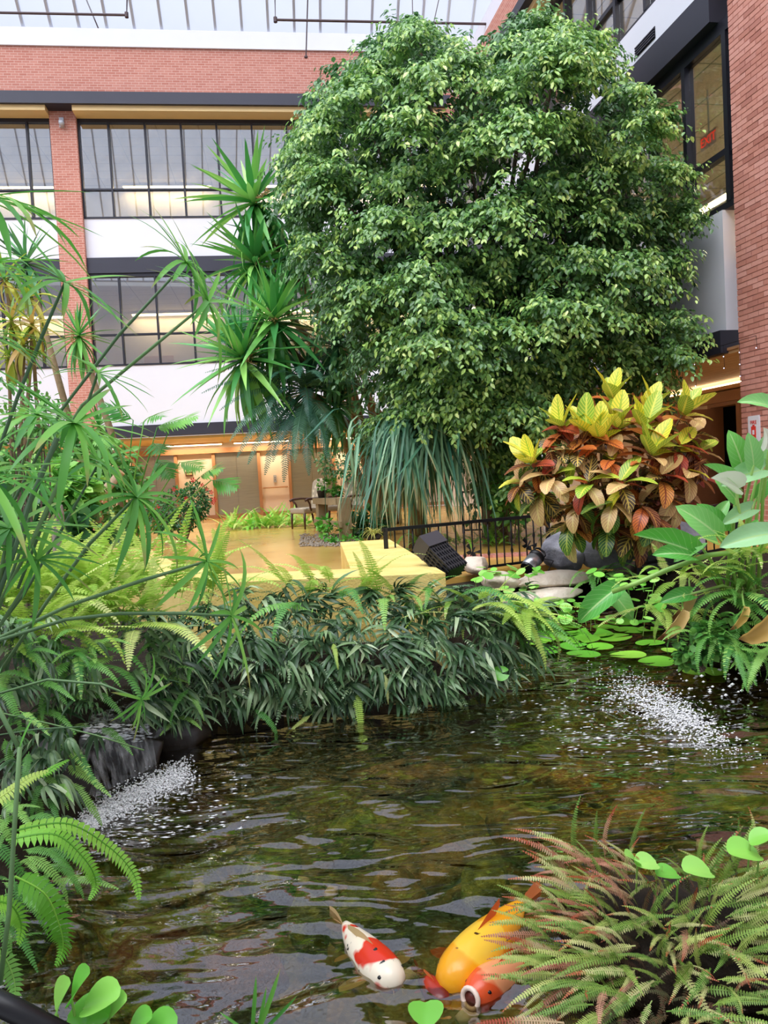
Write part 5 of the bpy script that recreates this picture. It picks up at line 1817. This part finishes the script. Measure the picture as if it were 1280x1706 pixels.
PADS = [pad(.2, .03, 0), pad(.3, .05, 1), pad(.15, .02, 2)]
PL = [(905, 1085, 62), (955, 1078, 48), (965, 1066, 70), (937, 1044, 62), (988, 1058, 66), (1022, 1062, 60), (1046, 1092, 60), (1093, 1104, 58), (1048, 1050, 50), (1084, 1072, 48), (1122, 1084, 40), (972, 1090, 56), (900, 1056, 42), (925, 1066, 52), (1174, 1120, 70),
      (1035, 1036, 52), (1084, 1050, 42), (884, 1094, 36), (1000, 1078, 44), (948, 1056, 40), (1010, 1045, 44), (895, 1070, 40)]
OW = 'first second third fourth fifth sixth seventh eighth ninth tenth eleventh twelfth thirteenth fourteenth fifteenth sixteenth seventeenth eighteenth nineteenth twentieth twenty-first last'.split()
for i, (px, py, wpx) in enumerate(PL):
    p = atZ(px, py, WZ + .008 + .004 * (i % 4))
    o = link('lily_pad', PADS[i % 3])
    d_ = wpx * p.y / FPX
    o.location = p
    o.scale = (d_, d_, d_)
    o.rotation_euler = (R.uniform(-.05, .05), R.uniform(-.05, .05), R.uniform(0, 6.28))
    lb = {14: 'single lily pad furthest right, under the hanging plant', 7: 'lily pad nearest the splash, with a clear notch', 6: 'bright lily pad left of the notched one nearest the splash', 0: 'bright lily pad beside the end of the fern bank'}.get(i, '%s lily pad from the left in the raft by the sandstone slabs' % OW[sorted(range(len(PL)), key=lambda j: PL[j][0]).index(i)])
    tag(o, lb, 'lily pad', 'lily pads on the pond')
bp = atZ(835, 1120, -.3)
o = tag(link('lily_pad', PADS[1], None, orient(atY(835, 1122, 4.75), (0, .5, .6), (0, -1, .4), .105)), 'round glossy leaf standing up against the dark fern bank', 'leaf')

# creeping pennywort
M_penny = leafmat('pennywort_leaf', [(0, '74c84e'), (.5, '98e05c'), (1, 'b8f080')], .3, .25)
pm_ = MB()
vs = [(0, 0, 0)] + [(.5 * cos(2 * pi * i / 14), .5 * sin(2 * pi * i / 14), .05) for i in range(14)]
pm_.add(vs, [(0, 1 + i, 1 + (i + 1) % 14) for i in range(14)], [(.5, .5)] * 15)
PENNY = pm_.mesh('leaf', M_penny, True)
for lb, x0, x1, y0, y1, Y0, n in (('pennywort with round leaves in front of the sandstone slabs', 870, 980, 1000, 1035, 6.5, 40), ('pennywort with round leaves on the pale rocks behind the fern bank', 790, 900, 945, 1000, 7.0, 46), ('pennywort with round leaves under the calla leaf at the water', 970, 1100, 950, 1040, 6.3, 50)):
    b_ = atY((x0 + x1) / 2, y1, Y0)
    t = thing('pennywort', b_, lb, 'creeper')
    for i in range(n):
        px, py = R.uniform(x0, x1), R.uniform(y0, y1)
        p = atY(px, py, Y0 + R.uniform(-.3, .4))
        lf = link('leaf', PENNY, t, rel(t, orient(p, (R.uniform(-1, 1), R.uniform(-1, 1), 0), (R.uniform(-.4, .4), R.uniform(-.9, .1), 1), R.uniform(.06, .13))))
        if i % 3 == 0:
            MB().tube([p - b_, p - b_ + Vector((R.uniform(-.03, .03), .02, -.12))], .003, 5).build('stalk', M_cstalk, t)
# round leaves in the foreground
RL_ = blade('leaf', M_penny, 1, 1.0, 7, .3, .1, lambda t: max(0, sin(pi * (t * .94 + .03))) ** .5, 6, cup=.08)
t = thing('water_plant', atY(170, 1720, 1.45), 'cluster of glossy round leaves at the bottom left corner', 'water plant')
for a, b in (((120, 1668), (145, 1612)), ((95, 1690), (110, 1630)), ((140, 1680), (205, 1652)), ((110, 1706), (190, 1688)), ((180, 1700), (210, 1660)), ((215, 1720), (255, 1690)), ((240, 1730), (300, 1700)), ((120, 1720), (150, 1700))):
    p, q = atY(*a, 1.5), atY(*b, 1.48)
    link('leaf', RL_, t, rel(t, orient(p, q - p + Vector((0, 0, .01)), (R.uniform(-.5, .5), -.3, 1), (q - p).length * .85)))
    MB().tube([p - t.location, p - t.location + Vector((0, .02, -.09))], .003, 5).build('stalk', M_cstalk, t)
t = thing('water_leaf', atY(712, 1735, 1.5), 'single bright round leaf at the bottom edge below the koi', 'leaf')
p = atY(712, 1712, 1.5)
link('leaf', RL_, t, rel(t, orient(p, (0, .85, .15), (0, -.15, .85), .075)))
MB().tube([(0, 0, .02), (0, 0, -.08)], .003, 5).build('stalk', M_cstalk, t)
t = thing('water_plant', atY(1085, 1460, 2.0), 'round pale leaves standing behind the rusty fern mound', 'water plant')
for a, b in (((1095, 1440), (1060, 1435)), ((1130, 1458), (1095, 1452)), ((1185, 1455), (1140, 1442)), ((1265, 1425), (1215, 1412)), ((1250, 1405), (1285, 1385)), ((1062, 1438), (1045, 1420))):
    p, q = atY(*a, 2.05), atY(*b, 2.03)
    link('leaf', RL_, t, rel(t, orient(p, q - p, (R.uniform(-.4, .4), -.25, 1), (q - p).length * .95)))
    MB().tube([p - t.location, p - t.location + Vector((0, .02, -.09))], .003, 5).build('stalk', M_cstalk, t)
t = thing('grass_tuft', atY(430, 1725, 1.5), 'small tuft of grass blades at the bottom edge', 'grass tuft')
for a, b in (((420, 1720), (428, 1632)), ((430, 1720), (468, 1622)), ((435, 1720), (495, 1665)), ((415, 1720), (365, 1688)), ((428, 1725), (445, 1650))):
    p, q = atY(*a, 1.5), atY(*b, 1.5)
    link('leaf', SB[0], t, rel(t, orient(p, q - p, (.3, -1, .3), ((q - p).length * 1.2, (q - p).length, (q - p).length))))

# ------------------------------------------------------------------ koi
def koimat(name, base_, patch, spots, sc=7, thr=.52, sthr=.66):
    s = NT(name)
    o = s.obj()
    n1 = s.noise(sc, 2, o)
    n2 = s.noise(sc * 3.2, 2, o)
    col = s.mix(s.ramp(n1, [(thr - .02, (0, 0, 0, 1)), (thr + .02, (1, 1, 1, 1))]), lin(base_), lin(patch))
    if spots:
        col = s.mix(s.ramp(n2, [(sthr - .02, (0, 0, 0, 1)), (sthr + .02, (1, 1, 1, 1))]), col, lin(spots))
    return s.done(s.pbr(col, .25, 0, .5))


def koi(label, head, tail, mat, finmat, w_=.16, h_=.14, bend=.0, z=WZ - .035, pitch=0.0, gape=False):
    hp, tp = atZ(*head, WZ), atZ(*tail, WZ)
    d = tp - hp
    L = d.length
    M_ = orient((hp.x, hp.y, z), (d.x, d.y, -pitch * L), (0, 0, 1))
    t = thing('koi_carp', (0, 0, 0), label, 'fish', 'koi', M=M_)
    mb = MB()
    n, k = 22, 14
    vs, fs, uv = [], [], []
    def rad_at(q):
        r_ = (sin(pi * min(1, q ** .62 * .88 + .06)) ** .8)
        return max(.10, r_) if q < .9 else max(.12, r_)
    for i in range(n + 1):
        q = i / n
        r_ = rad_at(q)
        if gape and i == 0:
            r_ = .42
        if not gape and i == 0:
            r_ = .22
        y = q * L * .84
        x = bend * L * q * q
        for j in range(k):
            a = 2 * pi * j / k
            vs.append((x + w_ * L * .5 * 1.9 * r_ * cos(a) * .62, y, h_ * L * .95 * r_ * sin(a) * .62 + (.0 if sin(a) < 0 else .0)))
            uv.append((j / k, q))
    for i in range(n):
        for j in range(k):
            fs.append((i * k + j, i * k + (j + 1) % k, (i + 1) * k + (j + 1) % k, (i + 1) * k + j))
    fs.append(tuple((n) * k + j for j in range(k)))
    if not gape:
        fs.append(tuple(reversed(range(k))))
    mb.add(vs, fs, uv)
    bd = mb.build('body', mat, t, smooth=True)
    fin = lambda nm, p, dr, up, l, wd: link(nm, blade(nm, finmat, 1, wd, 5, .2, .02, lambda q: .25 + .75 * sin(pi * min(1, q * .8 + .1)), 4), t, orient(p, dr, up, l))
    xe = bend * L
    fin('tail_fin', (xe * .72, L * .82, .0), (xe * .3 + .05, .3, .05), (1, 0, .1), L * .24, .5)
    fin('tail_fin', (xe * .72, L * .82, .0), (xe * .3 - .05, .3, -.05), (1, 0, .1), L * .2, .5)
    fin('dorsal_fin', (bend * L * .2, L * .32, h_ * L * .5), (0, 1, .12), (1, 0, 0), L * .28, .25)
    for sg in (-1, 1):
        fin('pectoral_fin', (sg * w_ * L * .45, L * .22, -.01), (sg * 1, .45, -.1), (0, 0, 1), L * .2, .55)
        fin('pelvic_fin', (sg * w_ * L * .3 + bend * L * .3, L * .55, -.02), (sg * .8, .7, -.2), (0, 0, 1), L * .12, .6)
        MB().lathe([(.001, -.006), (.006, -.003), (.008, 0), (.006, .003), (.001, .006)], 8, Matrix.Translation((sg * w_ * L * .37, L * .085, h_ * L * .2))).build('eye', M_black, bd, smooth=True)
    if gape:
        ring = MB()
        vs, fs = [], []
        R1, r1 = w_ * L * .26, w_ * L * .07
        for i in range(16):
            a = 2 * pi * i / 16
            for j in range(8):
                b = 2 * pi * j / 8
                vs.append(((R1 + r1 * cos(b)) * cos(a), r1 * sin(b) - .002, (R1 + r1 * cos(b)) * sin(a)))
        for i in range(16):
            for j in range(8):
                fs.append((i * 8 + j, i * 8 + (j + 1) % 8, ((i + 1) % 16) * 8 + (j + 1) % 8, ((i + 1) % 16) * 8 + j))
        ring.add(vs, fs)
        ring.build('mouth', plain('koi_lip', 'f0d8c8', .3), t, smooth=True)
        MB().lathe([(R1, -.001), (R1 * .6, .03), (.001, .035)], 14, Matrix.Rotation(-pi / 2, 4, 'X')).build('mouth_inside', plain('koi_mouth', '6a2a20', .4), t, smooth=True)
    else:
        for sg in (-1, 1):
            MB().tube([(sg * .012, .012, -.01), (sg * .02, -.004, -.018)], [.002, .001], 5).build('barbel', finmat, bd)
    return t


M_k1 = koimat('koi_white_red_black', 'f2e6cf', 'd8331c', '2a2a2e', 9, .55, .68)
M_k2 = koimat('koi_golden', 'f2a61c', 'f6c63e', '4a2a14', 6, .55, .72)
M_k3 = koimat('koi_orange_red', 'e2562a', 'f0a070', None, 8, .5)
M_k4 = koimat('koi_dark_red', '6a1c18', 'a82c1c', None, 9, .5)
M_fin = leafmat('koi_fin', [(0, 'd9b070'), (1, 'ecd9a8')], .3, .4)
M_finr = leafmat('koi_fin_red', [(0, 'd9532a'), (1, 'e88a4a')], .3, .4)
koi('white koi with red and black patches lifting its head from the water', (664, 1642), (538, 1528), M_k1, M_fin, .23, .2, .10, WZ + .004, .04)
koi('golden yellow koi half hidden by the rusty fern', (742, 1648), (905, 1490), M_k2, M_finr, .23, .22, -.06, WZ + .004, .02)
koi('orange-red koi with open mouth facing the camera', (785, 1668), (905, 1560), M_k3, M_finr, .27, .28, .05, WZ + .008, .18, True)
koi('small dark red koi between the white and the golden koi', (742, 1662), (690, 1590), M_k4, M_finr, .3, .24, .0, WZ - .022, .05)

# ------------------------------------------------------------------ waterfall, foam, splash
def whitewater(name, a=.75, streak=(30, 2, 2)):
    s = NT(name)
    mp = s.n('Mapping', Vector=s.obj())
    mp.inputs['Scale'].default_value = streak
    nz = s.noise(1.0, 4, mp.outputs[0], .6)
    f = s.ramp(nz, [(.42, (0, 0, 0, 1)), (.62, (a, a, a, 1))])
    t = s.n('BsdfTransparent', Color=(.9, .93, .95, 1)).outputs[0]
    p = s.pbr((.9, .92, .95, 1), .2)
    return s.done(s.n('MixShader', i0=f, i1=t, i2=p).outputs[0])


M_fall = whitewater('falling_water', .28, (26, 26, 1.6))
M_foam = plain('white_foam', 'fdfdff', .3, 0, .0, 10)
M_wetrock = plain('wet_black_rock', '2a221d', .3, 0, .3, 6, .5, .6)
for i, (lb, px, py, Y, sz) in enumerate((('wet dark ledge rock under the waterfall', 185, 1262, 3.95, (.28, .14, .17)), ('wet dark rock right of the waterfall', 285, 1235, 4.3, (.22, .12, .16)), ('wet dark rock left of the waterfall', 95, 1300, 3.5, (.16, .14, .2)))):
    tag(rock('ledge_rock', M_wetrock, atY(px, py, Y), sz, 60 + i, n=4, flat=.3), lb, 'rock')
wfl = thing('waterfall', atZ(215, 1300, WZ), 'small waterfall spilling over the dark ledge at left', 'waterfall')
o = wfl.location
sheet = MB()
nn, mm_ = 12, 10
vs, uv = [], []
for i in range(nn + 1):
    u_ = i / nn
    lipx = 135 + 115 * u_
    lip = atY(lipx, 1243 - 42 * u_, 3.62 + .42 * u_)
    back = lip + Vector((-.08, .32, .05))
    for j in range(mm_ + 1):
        v = j / mm_
        if v < .4:
            p = back.lerp(lip, v / .4) + Vector((0, 0, .006 * sin(i * 2.3 + j * 1.7)))
        else:
            q = (v - .4) / .6
            p = Vector((lip.x + .05 * q, lip.y - .09 * q ** .6, lip.z + (WZ - lip.z) * q ** 1.6))
        vs.append(p - o)
fs = [(i * (mm_ + 1) + j, (i + 1) * (mm_ + 1) + j, (i + 1) * (mm_ + 1) + j + 1, i * (mm_ + 1) + j + 1) for i in range(nn) for j in range(mm_)]
sheet.add(vs, fs)
sheet.build('water_sheet', M_fall, wfl, smooth=True)


def drops(items, name, mat, parent=None):
    mb = MB()
    for p, (sx, sy, sz) in items:
        x, y, z = p
        mb.add([(x + sx, y, z), (x, y + sy, z), (x - sx, y, z), (x, y - sy, z), (x, y, z + sz), (x, y, z - sz)], [(0, 1, 4), (1, 2, 4), (2, 3, 4), (3, 0, 4), (1, 0, 5), (2, 1, 5), (3, 2, 5), (0, 3, 5)])
    ob = mb.build(name, mat, parent, smooth=True)
    ob['kind'] = 'stuff'
    return ob


rw = random.Random(77)
it = []
for _ in range(4200):
    u_ = rw.random()
    px = 130 + 180 * u_ + rw.gauss(0, 10)
    py = 1385 - 100 * u_ ** .8 + rw.gauss(0, 11)
    p = atZ(px, py, WZ + .004 + abs(rw.gauss(0, .012)) * (1 if u_ > .3 else .4))
    s_ = rw.uniform(.002, .0075)
    it.append((p - o, (s_, s_, s_ * .8)))
for _ in range(160):
    px, py = 140 + 110 * rw.random(), 1238 - 30 * rw.random()
    p = atY(px, py, 3.62 + (px - 135) / 115 * .42 - .01)
    s_ = rw.uniform(.004, .012)
    it.append((p - o + Vector((0, 0, .006)), (s_ * 2, s_, s_ * .5)))
drops(it, 'foam', M_foam, wfl)
# flecks of foam drifting away
it = []
for _ in range(300):
    px = rw.uniform(180, 420)
    py = 1310 + (px - 300) * -.12 + rw.uniform(-5, 90)
    if rw.random() < (px - 180) / 330:
        continue
    p = atZ(px, py, WZ + .006)
    s_ = rw.uniform(.003, .009)
    it.append((p, (s_ * rw.uniform(1, 3.5), s_, .002)))
fk = drops(it, 'foam_flecks', M_foam)
tag(fk, 'white foam flecks drifting on the pond in front of the waterfall', 'foam')
# fountain splash
it = []
ctr = atZ(1115, 1190, WZ)
for _ in range(2200):
    t_ = rw.gauss(0, .5)
    px = 1115 + 95 * t_ + rw.gauss(0, 14)
    py = 1190 + 52 * t_ + rw.gauss(0, 15)
    h_ = abs(rw.gauss(0, .03)) * math.exp(-t_ * t_ * 1.5)
    p = atZ(px, py, WZ + .004) + Vector((0, 0, h_))
    s_ = rw.uniform(.0018, .006)
    it.append((p - ctr, (s_ * rw.uniform(1, 2), s_, s_ * .8)))
for _ in range(70):
    px, py = rw.uniform(1120, 1300), rw.uniform(1105, 1160)
    p = atZ(px, py, WZ + .004) + Vector((0, -.05, rw.uniform(0, .1)))
    s_ = rw.uniform(.004, .011)
    it.append((p - ctr, (s_ * 1.6, s_, s_)))
for _ in range(330):
    px, py = rw.gauss(1060, 100), rw.gauss(1200, 38)
    p = atZ(px, py, WZ + .006)
    if sdf(np.array([[p.x, p.y]]))[0] > -.1:
        continue
    s_ = rw.uniform(.002, .006)
    it.append((p - ctr, (s_ * rw.uniform(2, 5), s_, .002)))
spl = thing('fountain_splash', ctr, 'white bubbling fountain splash in the right part of the pond', 'splash')
drops(it, 'foam', M_foam, spl)
MB().tube([(0, 0, -.35), (0, 0, -.06)], .02, 8).build('jet_pipe', M_black, spl)

# ------------------------------------------------------------------ railing
def railing(label, A, B, h, n, butterflies=()):
    A, B = Vector((A.x, A.y, 0)), Vector((B.x, B.y, 0))
    t = thing('iron_railing', A, label, 'railing')
    d = B - A
    q = d.normalized()
    MB().box(-.03, d.length + .03, -.02, .02, h - .02, h + .012, Matrix.Rotation(math.atan2(d.y, d.x), 4, 'Z')).build('top_rail', M_black, t)
    MB().box(0, d.length, -.012, .012, .04, .065, Matrix.Rotation(math.atan2(d.y, d.x), 4, 'Z')).build('bottom_rail', M_black, t)
    pl_ = MB().lathe([(.008, .05), (.008, h - .02)], 8).mesh('baluster', M_black)
    tw = MB().lathe([(.008, .05), (.008, h * .3), (.016, h * .36), (.009, h * .42), (.009, h * .55), (.016, h * .61), (.008, h * .68), (.008, h - .02)], 8).mesh('baluster_knuckled', M_black, True)
    for i in range(1, n):
        link('baluster', tw if i % 3 == 0 else pl_, t, Matrix.Translation(d * (i / n)))
    post = MB().box(-.022, .022, -.022, .022, -.05, h + .015).mesh('post', M_black)
    for p in (Vector((0, 0, 0)), d):
        link('post', post, t, Matrix.Translation(p))
    for f_ in butterflies:
        w_ = MB()
        for sg in (-1, 1):
            w_.add([(0, 0, -.03), (sg * .07, -.02, .05), (sg * .085, -.02, .01), (sg * .03, -.01, -.01), (sg * .06, -.015, -.05), (sg * .02, 0, -.06), (0, -.008, -.03), (sg * .07, -.028, .05), (sg * .085, -.028, .01), (sg * .03, -.018, -.01), (sg * .06, -.023, -.05), (sg * .02, -.008, -.06)],
                   [(0, 1, 2, 3), (0, 3, 4, 5), (6, 9, 8, 7), (6, 11, 10, 9)])
        w_.tube([(0, -.01, -.06), (0, -.01, .04)], .008, 6)
        w_.build('butterfly_ornament', M_black, t, Matrix.Translation(d * f_ + Vector((0, -.02, h * .45))) @ Matrix.Rotation(.5, 4, 'Y'))
    return t


rl, rr_ = atZ(642, 882, .54), atZ(912, 857, .54)
railing('black iron railing with twisted balusters between the seat wall and the croton', rl, rr_, .54, 20, (.17, .50, .86))
railing('black iron railing continuing behind the croton towards the doorway', atZ(1060, 858, .54), atZ(1225, 838, .54), .54, 12)
railing('far black railing seen between the fig and the ponytail palm', atY(770, 830, 13.2), atY(835, 830, 13.0), .72, 6)

# ------------------------------------------------------------------ armchairs, plant stand
def fabricmat():
    s = NT('floral_upholstery')
    o = s.obj()
    v = s.n('TexVoronoi', Vector=o, Scale=9.0)
    k = s.math('LESS_THAN', v.outputs[0], .32)
    n = s.noise(25, 3, o)
    col = s.mix(s.math('MULTIPLY', k, .75), lin('a89a86'), lin('e0d2b4'))
    col = s.mix(s.math('MULTIPLY', n, .25), col, lin('7a6e62'))
    return s.done(s.pbr(col, .9, 0, .2))


M_fab = fabricmat()
M_dwood = plain('dark_chair_wood', '4a2a1e', .4, 0, .2, 8)


def armchair(label, loc, rz):
    t = thing('armchair', loc, label, 'chair', M=Matrix.Translation(loc) @ Matrix.Rotation(rz, 4, 'Z'))
    sx = .30
    s_ = MB().box(-sx, sx, -.30, .28, .34, .47).build('seat', M_fab, t)
    bv = s_.modifiers.new('soft', 'BEVEL')
    bv.width = .04
    bv.segments = 3
    b_ = MB()
    poly = []
    for i in range(13):
        a = pi * i / 12
        poly.append((.29 * cos(a), .55 + .13 * sin(a)))
    poly = [(.25, 0)] + [(.29, .4)] + poly + [(-.29, .4), (-.25, 0)]
    n = len(poly)
    vs = [(x, -.04, z) for x, z in poly] + [(x, .05, z) for x, z in poly]
    b_.add(vs, [tuple(range(n)), tuple(reversed(range(n, 2 * n)))] + [(i, n + i, n + (i + 1) % n, (i + 1) % n) for i in range(n)])
    b_.build('backrest', M_fab, t, Matrix.Translation((0, .29, .44)) @ Matrix.Rotation(-.18, 4, 'X'))
    for x in (-.27, .27):
        MB().tube([(x, -.26, .36), (x, -.27, .18), (x, -.27, 0)], [.03, .026, .018], 8).build('leg', M_dwood, t, smooth=True)
        MB().tube([(x, .27, .4), (x, .3, .18), (x, .36, 0)], [.028, .024, .02], 8).build('leg', M_dwood, t, smooth=True)
        ar = MB().tube([(x * 1.12, .28, .66), (x * 1.16, 0, .67), (x * 1.2, -.2, .66), (x * 1.2, -.26, .63)], [.02, .026, .03, .03], 8).build('arm', M_dwood, t, smooth=True)
        MB().tube([(x * 1.2, -.2, .65), (x * 1.1, -.13, .55), (x * 1.06, -.1, .4)], [.022, .022, .026], 8).build('arm_support', M_dwood, ar, smooth=True)
    return t


armchair('floral armchair with dark wood arms left of the plant stand', atZ(515, 880, 0), radians(-52))
armchair('floral armchair half hidden behind the plant stand', atZ(577, 874, 0), radians(-40))
M_timber = plain('weathered_timber', '9c8a6a', .85, 0, .2, 9, .2, .4)
p1_, p2_ = atZ(539, 894, 0), atZ(577, 901, 0)
stn = thing('plant_stand', p1_, 'weathered timber plant stand with two posts and shelves', 'plant stand')
dd = p2_ - p1_
RZ = Matrix.Rotation(math.atan2(dd.y, dd.x), 4, 'Z')
MB().box(-.09, .09, -.09, .09, 0, .62, RZ).build('post', M_timber, stn)
MB().box(-.09, .09, -.09, .09, 0, .74, Matrix.Translation(dd) @ RZ).build('post', M_timber, stn)
MB().box(-.18, dd.length - .09, -.12, .12, .62, .73, RZ).build('shelf', M_timber, stn)
MB().box(-.14, dd.length + .12, -.13, -.09, .24, .34, RZ).build('shelf', M_timber, stn)
pc = p1_ + Vector((.02, 0, .73))
pt = thing('potted_plant', pc, 'small dark pot with trailing green plant on the timber stand', 'potted plant')
MB().lathe([(.07, 0), (.095, .13), (.1, .14), (.085, .14)], 16).build('pot', plain('dark_pot', '3a3230', .6), pt, smooth=True)
leafcloud(pt, [(545, 808, pc.y - .02, .2, .12, .12), (562, 818, pc.y - .1, .12, .08, .06)], 220, .07, M_sh4, 30, wide, singles=20)
iv = thing('ivy', p2_ + Vector((-.1, -.1, 0)), 'green ivy climbing the foot of the timber plant stand', 'ivy')
leafcloud(iv, [(560, 885, 12.9, .25, .1, .2), (575, 900, 12.6, .3, .1, .08), (540, 872, 12.9, .12, .06, .12)], 200, .09, M_sh4, 31, wide, singles=30)
MB().tube([(0, 0, 0), (0, -.02, .2), (-.05, -.02, .4)], .006, 5).build('vine', M_cstalk, iv)
# gravel round the stand
gv = []
for _ in range(700):
    px, py = rw.uniform(500, 600), rw.uniform(890, 911)
    p = atZ(px, py, 0)
    s_ = rw.uniform(.015, .03)
    gv.append((p + Vector((0, 0, s_ * .3)), (s_ * 1.2, s_, s_ * .7)))
tag(drops(gv, 'gravel', plain('gravel', '9a8c7c', .9, 0, .3, 3)), 'grey gravel patch around the timber plant stand', 'gravel')
tg = thing('grass_tuft', atY(625, 895, 9.6), 'small pale tufted grass at the railing\'s left end', 'grass tuft')
M_pale = leafmat('pale_grass', [(0, 'a8b050'), (1, 'd6d078')], .5, .3)
PGm = blade('leaf', M_pale, 1, .05, 5, 1.6, .1)
for i in range(60):
    link('leaf', PGm, tg, rel(tg, orient(tg.location + Vector((R.uniform(-.05, .05), R.uniform(-.05, .05), .05)), rnddir(R, .2, 1.3), (0, 0, 1), R.uniform(.15, .27))))
rock('clod', M_soil, (0, 0, 0), (.1, .1, .07), 5, tg)
# terracotta edging seen through the railing
tc = thing('brick_edging', atZ(860, 930, 0), 'row of red paving bricks on the floor behind the railing', 'paving')
pbm = MB().box(-.045, .045, -.1, .1, 0, .03).mesh('brick', M_onebrick)
for i in range(26):
    p = atZ(735 + i * 7.2, 934 - i * .35, 0)
    link('brick', pbm, tc, rel(tc, Matrix.Translation((p.x, p.y + .15, 0.001))))

# ------------------------------------------------------------------ black crate, pump, hose, bar
M_plast = plain('black_plastic', '3c3a40', .45, 0, .1, 10)
M_plastd = plain('dark_crate_plastic', '1f1f24', .5, 0, .1, 10)
a_, b_ = atY(712, 905, 5.75), atY(768, 962, 5.55)
MC = orient(a_, b_ - a_, (.25, -.5, 1))
cr = thing('pond_filter_box', (0, 0, 0), 'black slotted plastic pond filter box lying tilted beside the yellow wall', 'filter box', M=MC)
MB().box(-.10, .10, -.03, .09, -.07, .08).build('lid', M_plast, cr)
MB().box(-.085, .085, -.045, -.03, -.05, .03).build('lid_ridge', M_plast, cr)
MB().box(-.085, .085, .09, .33, -.06, .05).build('core', M_black, cr)
for i in range(5):
    y0 = .095 + i * .05
    MB().box(-.095, .095, y0, y0 + .018, -.068, .062).build('band', M_plastd, cr)
for i in range(8):
    x0 = -.095 + i * .0255
    MB().box(x0, x0 + .010, .09, .33, .05, .066).build('slat', M_plastd, cr)
for sg in (-1, 1):
    for i in range(4):
        z0 = -.06 + i * .03
        MB().box(sg * .096 - .004, sg * .096 + .004, .09, .33, z0, z0 + .01).build('slat', M_plastd, cr)
a_, b_ = atY(880, 946, 7.6), atY(903, 916, 7.75)
MPp = orient(a_, b_ - a_, (0, -1, .3)) @ Matrix.Rotation(-pi / 2, 4, 'X')
pu = thing('pump_canister', (0, 0, 0), 'silver canister pump with black handle leaning on the grey boulder', 'pump', M=MPp)
MB().lathe([(.07, 0), (.078, .01), (.078, .14)], 20).build('canister', plain('brushed_silver', 'c4c6ca', .3, .8), pu, smooth=True)
MB().lathe([(.08, .14), (.082, .19), (.06, .21)], 20).build('cap', M_black, pu, smooth=True)
MB().tube([(-.06, 0, .2), (-.06, 0, .25), (-.03, 0, .275), (.03, 0, .275), (.06, 0, .25), (.06, 0, .2)], .012, 8).build('handle', M_black, pu, smooth=True)
MB().lathe([(.075, -.02), (.08, 0)], 16).build('foot_ring', M_black, pu)
MB().tube([(.05, 0, .2), (.16, 0, .26), (.18, .02, .12), (.12, .03, -.03)], .006, 6).build('cord', M_black, pu, smooth=True)
hs = thing('garden_hose', atY(20, 940, 4.4), 'black hose curving through the lime ferns at the left edge', 'hose')
P = [atY(x, y, 4.4) for x, y in ((-20, 955), (5, 945), (25, 932), (45, 922), (42, 918), (20, 918), (0, 922), (-30, 930))]
MB().tube([p - hs.location for p in P], .02, 8).build('hose', M_plast, hs, smooth=True)
MB().lathe([(.025, -.03), (.025, .03)], 10, Matrix.Translation(P[2] - hs.location)).build('coupling', M_black, hs)
P = [atY(-40, 1640, 1.05), atY(20, 1668, 1.05), atY(110, 1715, 1.05)]
br = thing('black_bar', P[0], 'black bar of the pond rail in the bottom left corner', 'rail')
MB().tube([p - P[0] + Vector((0, 0, -.012)) for p in P], .016, 10).build('bar', M_black, br, smooth=True)
MB().tube([P[0] - P[0] + Vector((0, -.01, -.05)), P[2] - P[0] + Vector((0, -.01, -.05))], .008, 8).build('lower_bar', M_black, br)
# string lights on the right-hand slab edge
sl = thing('string_lights', (0, 0, 0), 'string of tiny white lights hanging below the dark slab edge at right', 'string lights', M=MR @ Matrix.Translation((-.3, -.14, 2.5)))
M_bulb = emis('tiny_bulb', 'cfd8ff', 4)
bm_ = MB().lathe([(.001, -.008), (.007, 0), (.001, .008)], 6).mesh('bulb', M_bulb)
prev = None
pts = []
for i in range(22):
    x = .9 - i * .17
    pts.append(Vector((x, 0, .12)))
MB().tube(pts, .004, 4).build('wire', M_black, sl)
for i in range(0, 22, 2):
    x = .9 - i * .17
    k = 1 + (i * 7) % 3
    MB().tube([(x, 0, .12), (x + .01, 0, .12 - .16 * k)], .003, 4).build('drop_wire', M_black, sl)
    for j in range(k):
        link('bulb', bm_, sl, Matrix.Translation((x + .01, -.012, .12 - .16 * (j + 1))))
# floor under the lobby corner
struct('wall_corner', MB().box(2.2, 5.2, 24.6, 24.9, 0, 2.6), M_peach)
